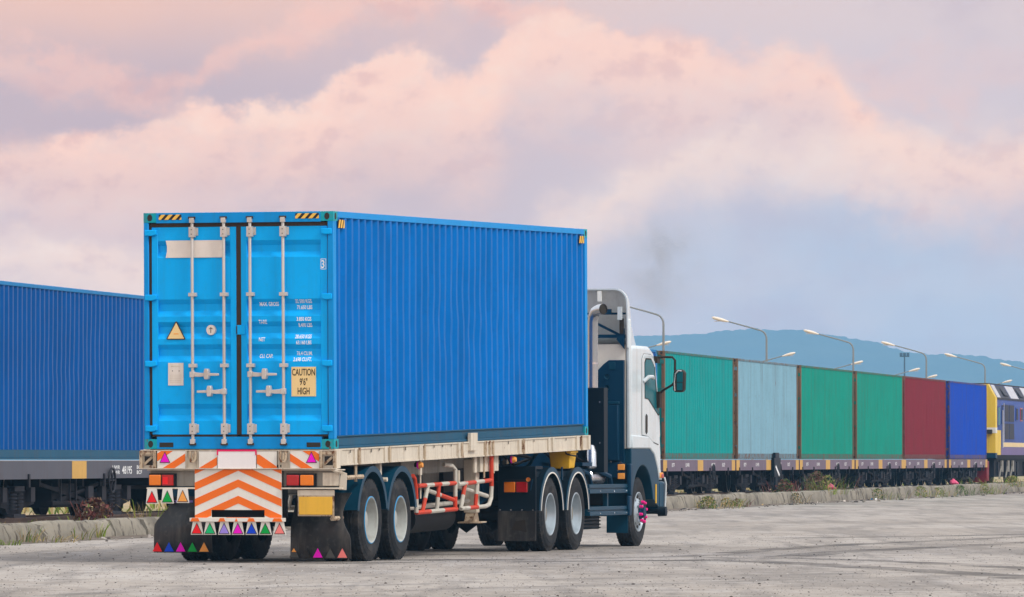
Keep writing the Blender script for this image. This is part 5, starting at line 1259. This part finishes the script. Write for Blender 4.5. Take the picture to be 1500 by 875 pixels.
for k in range(330):
    y = 56 + 44 * rs.random() ** 1.3; x = rs.uniform(-.09, .09) * y
    pb.m('pebble' if rs.random() < .72 else 'pebble_l'); blob(pb, (x, y, .004), rs.choice((.006, .008, .009, .011, .013, .018)), rs, .5)
gr = random.Random(77)
GRIT = [paint('grit_' + n_, c_, .9, .2, 0) for n_, c_ in (('dark', (.09, .08, .075)), ('mid', (.17, .155, .145)), ('pale', (.42, .40, .37)))]
for k in range(9000):
    y = 54 + 50 * gr.random() ** 1.25; x = gr.uniform(-.088, .088) * y; r_ = gr.choice((.003, .003, .004, .004, .005, .007)); q = gr.uniform(1, 2.2)
    if (TP(2.5, 0) - Vector((x, y, 0))).dot(Vector((TC, -TS, 0))) > 0: continue
    pb.m(GRIT[gr.choice((0, 0, 1, 1, 1, 1, 2))]).add([(x - r_ * q, y, 0), (x, y - r_ * 2, 0), (x + r_ * q, y, 0), (x, y + r_ * 2, 0), (x, y, r_ * 1.2)], [(0, 1, 4), (1, 2, 4), (2, 3, 4), (3, 0, 4)])
for k in range(520):
    t_ = rs.uniform(-6, 160); of = 2.16 + abs(rs.gauss(0, .38)); p = TP(of, t_, .01)
    pb.m(rs.choice(['pebble', 'pebble_l', 'pebble_l', 'kerb'])); blob(pb, p, rs.choice((.02, .025, .03, .05, .07)), rs, .5)
tag(pb.build('loose_stones', smooth=0), kind='stuff')
lt = MB()
for k in range(34):
    t_ = rs.uniform(-2, 150); p = TP(2.2 + rs.random() * .5, t_, .03); s_ = rs.uniform(.025, .06)
    lt.m(rs.choice(['letter', 'label_w', 'label_w', 'rim_blue', 'kerb', 'label_y'])); a = rs.uniform(0, 3)
    lt.add([(p.x - s_ * math.cos(a), p.y - s_ * math.sin(a), p.z - .02), (p.x + s_ * math.cos(a), p.y + s_ * math.sin(a), p.z - .02), (p.x + s_ * math.cos(a) * .6, p.y + s_ * math.sin(a) * .6, p.z + s_ * .8), (p.x - s_ * .7 * math.cos(a), p.y - s_ * .7 * math.sin(a), p.z + s_ * .5)], [(0, 1, 2, 3)])
tag(lt.build('litter', smooth=0), kind='stuff')

# ------------------------------------------------------------------ exhaust smoke
sm = bpy.data.materials.new('exhaust_smoke'); sm.use_nodes = True; NT = sm.node_tree; NT.nodes.clear()
t_ = N('ShaderNodeTexCoord'); nz_ = N('ShaderNodeTexNoise'); L(t_.outputs['Object'], nz_.inputs['Vector']); nz_.inputs['Scale'].default_value = 1.5; nz_.inputs['Detail'].default_value = 5; nz_.inputs['Roughness'].default_value = .6
ln_ = N('ShaderNodeVectorMath', operation='LENGTH'); L(t_.outputs['Object'], ln_.inputs[0])
den = M_('MULTIPLY', M_('MULTIPLY', smooth(nz_.outputs[0], .44, .72), M_('SUBTRACT', 1.0, smooth(ln_.outputs['Value'], .25, 1.0))), 1.1)
pv = N('ShaderNodeVolumePrincipled'); pv.inputs['Color'].default_value = (.52, .54, .57, 1); L(den, pv.inputs['Density'])
mo = N('ShaderNodeOutputMaterial'); L(pv.outputs[0], mo.inputs['Volume'])
sb = MB(sm); sb.box(-1, 1, -1, 1, -1, 1); o = sb.build('exhaust_smoke', smooth=0); o.location = (2.2, 92.5, 4.2); o.scale = (.9, 1.1, 1.05); o.rotation_euler = (0, R(-25), 0); tag(o, kind='stuff')
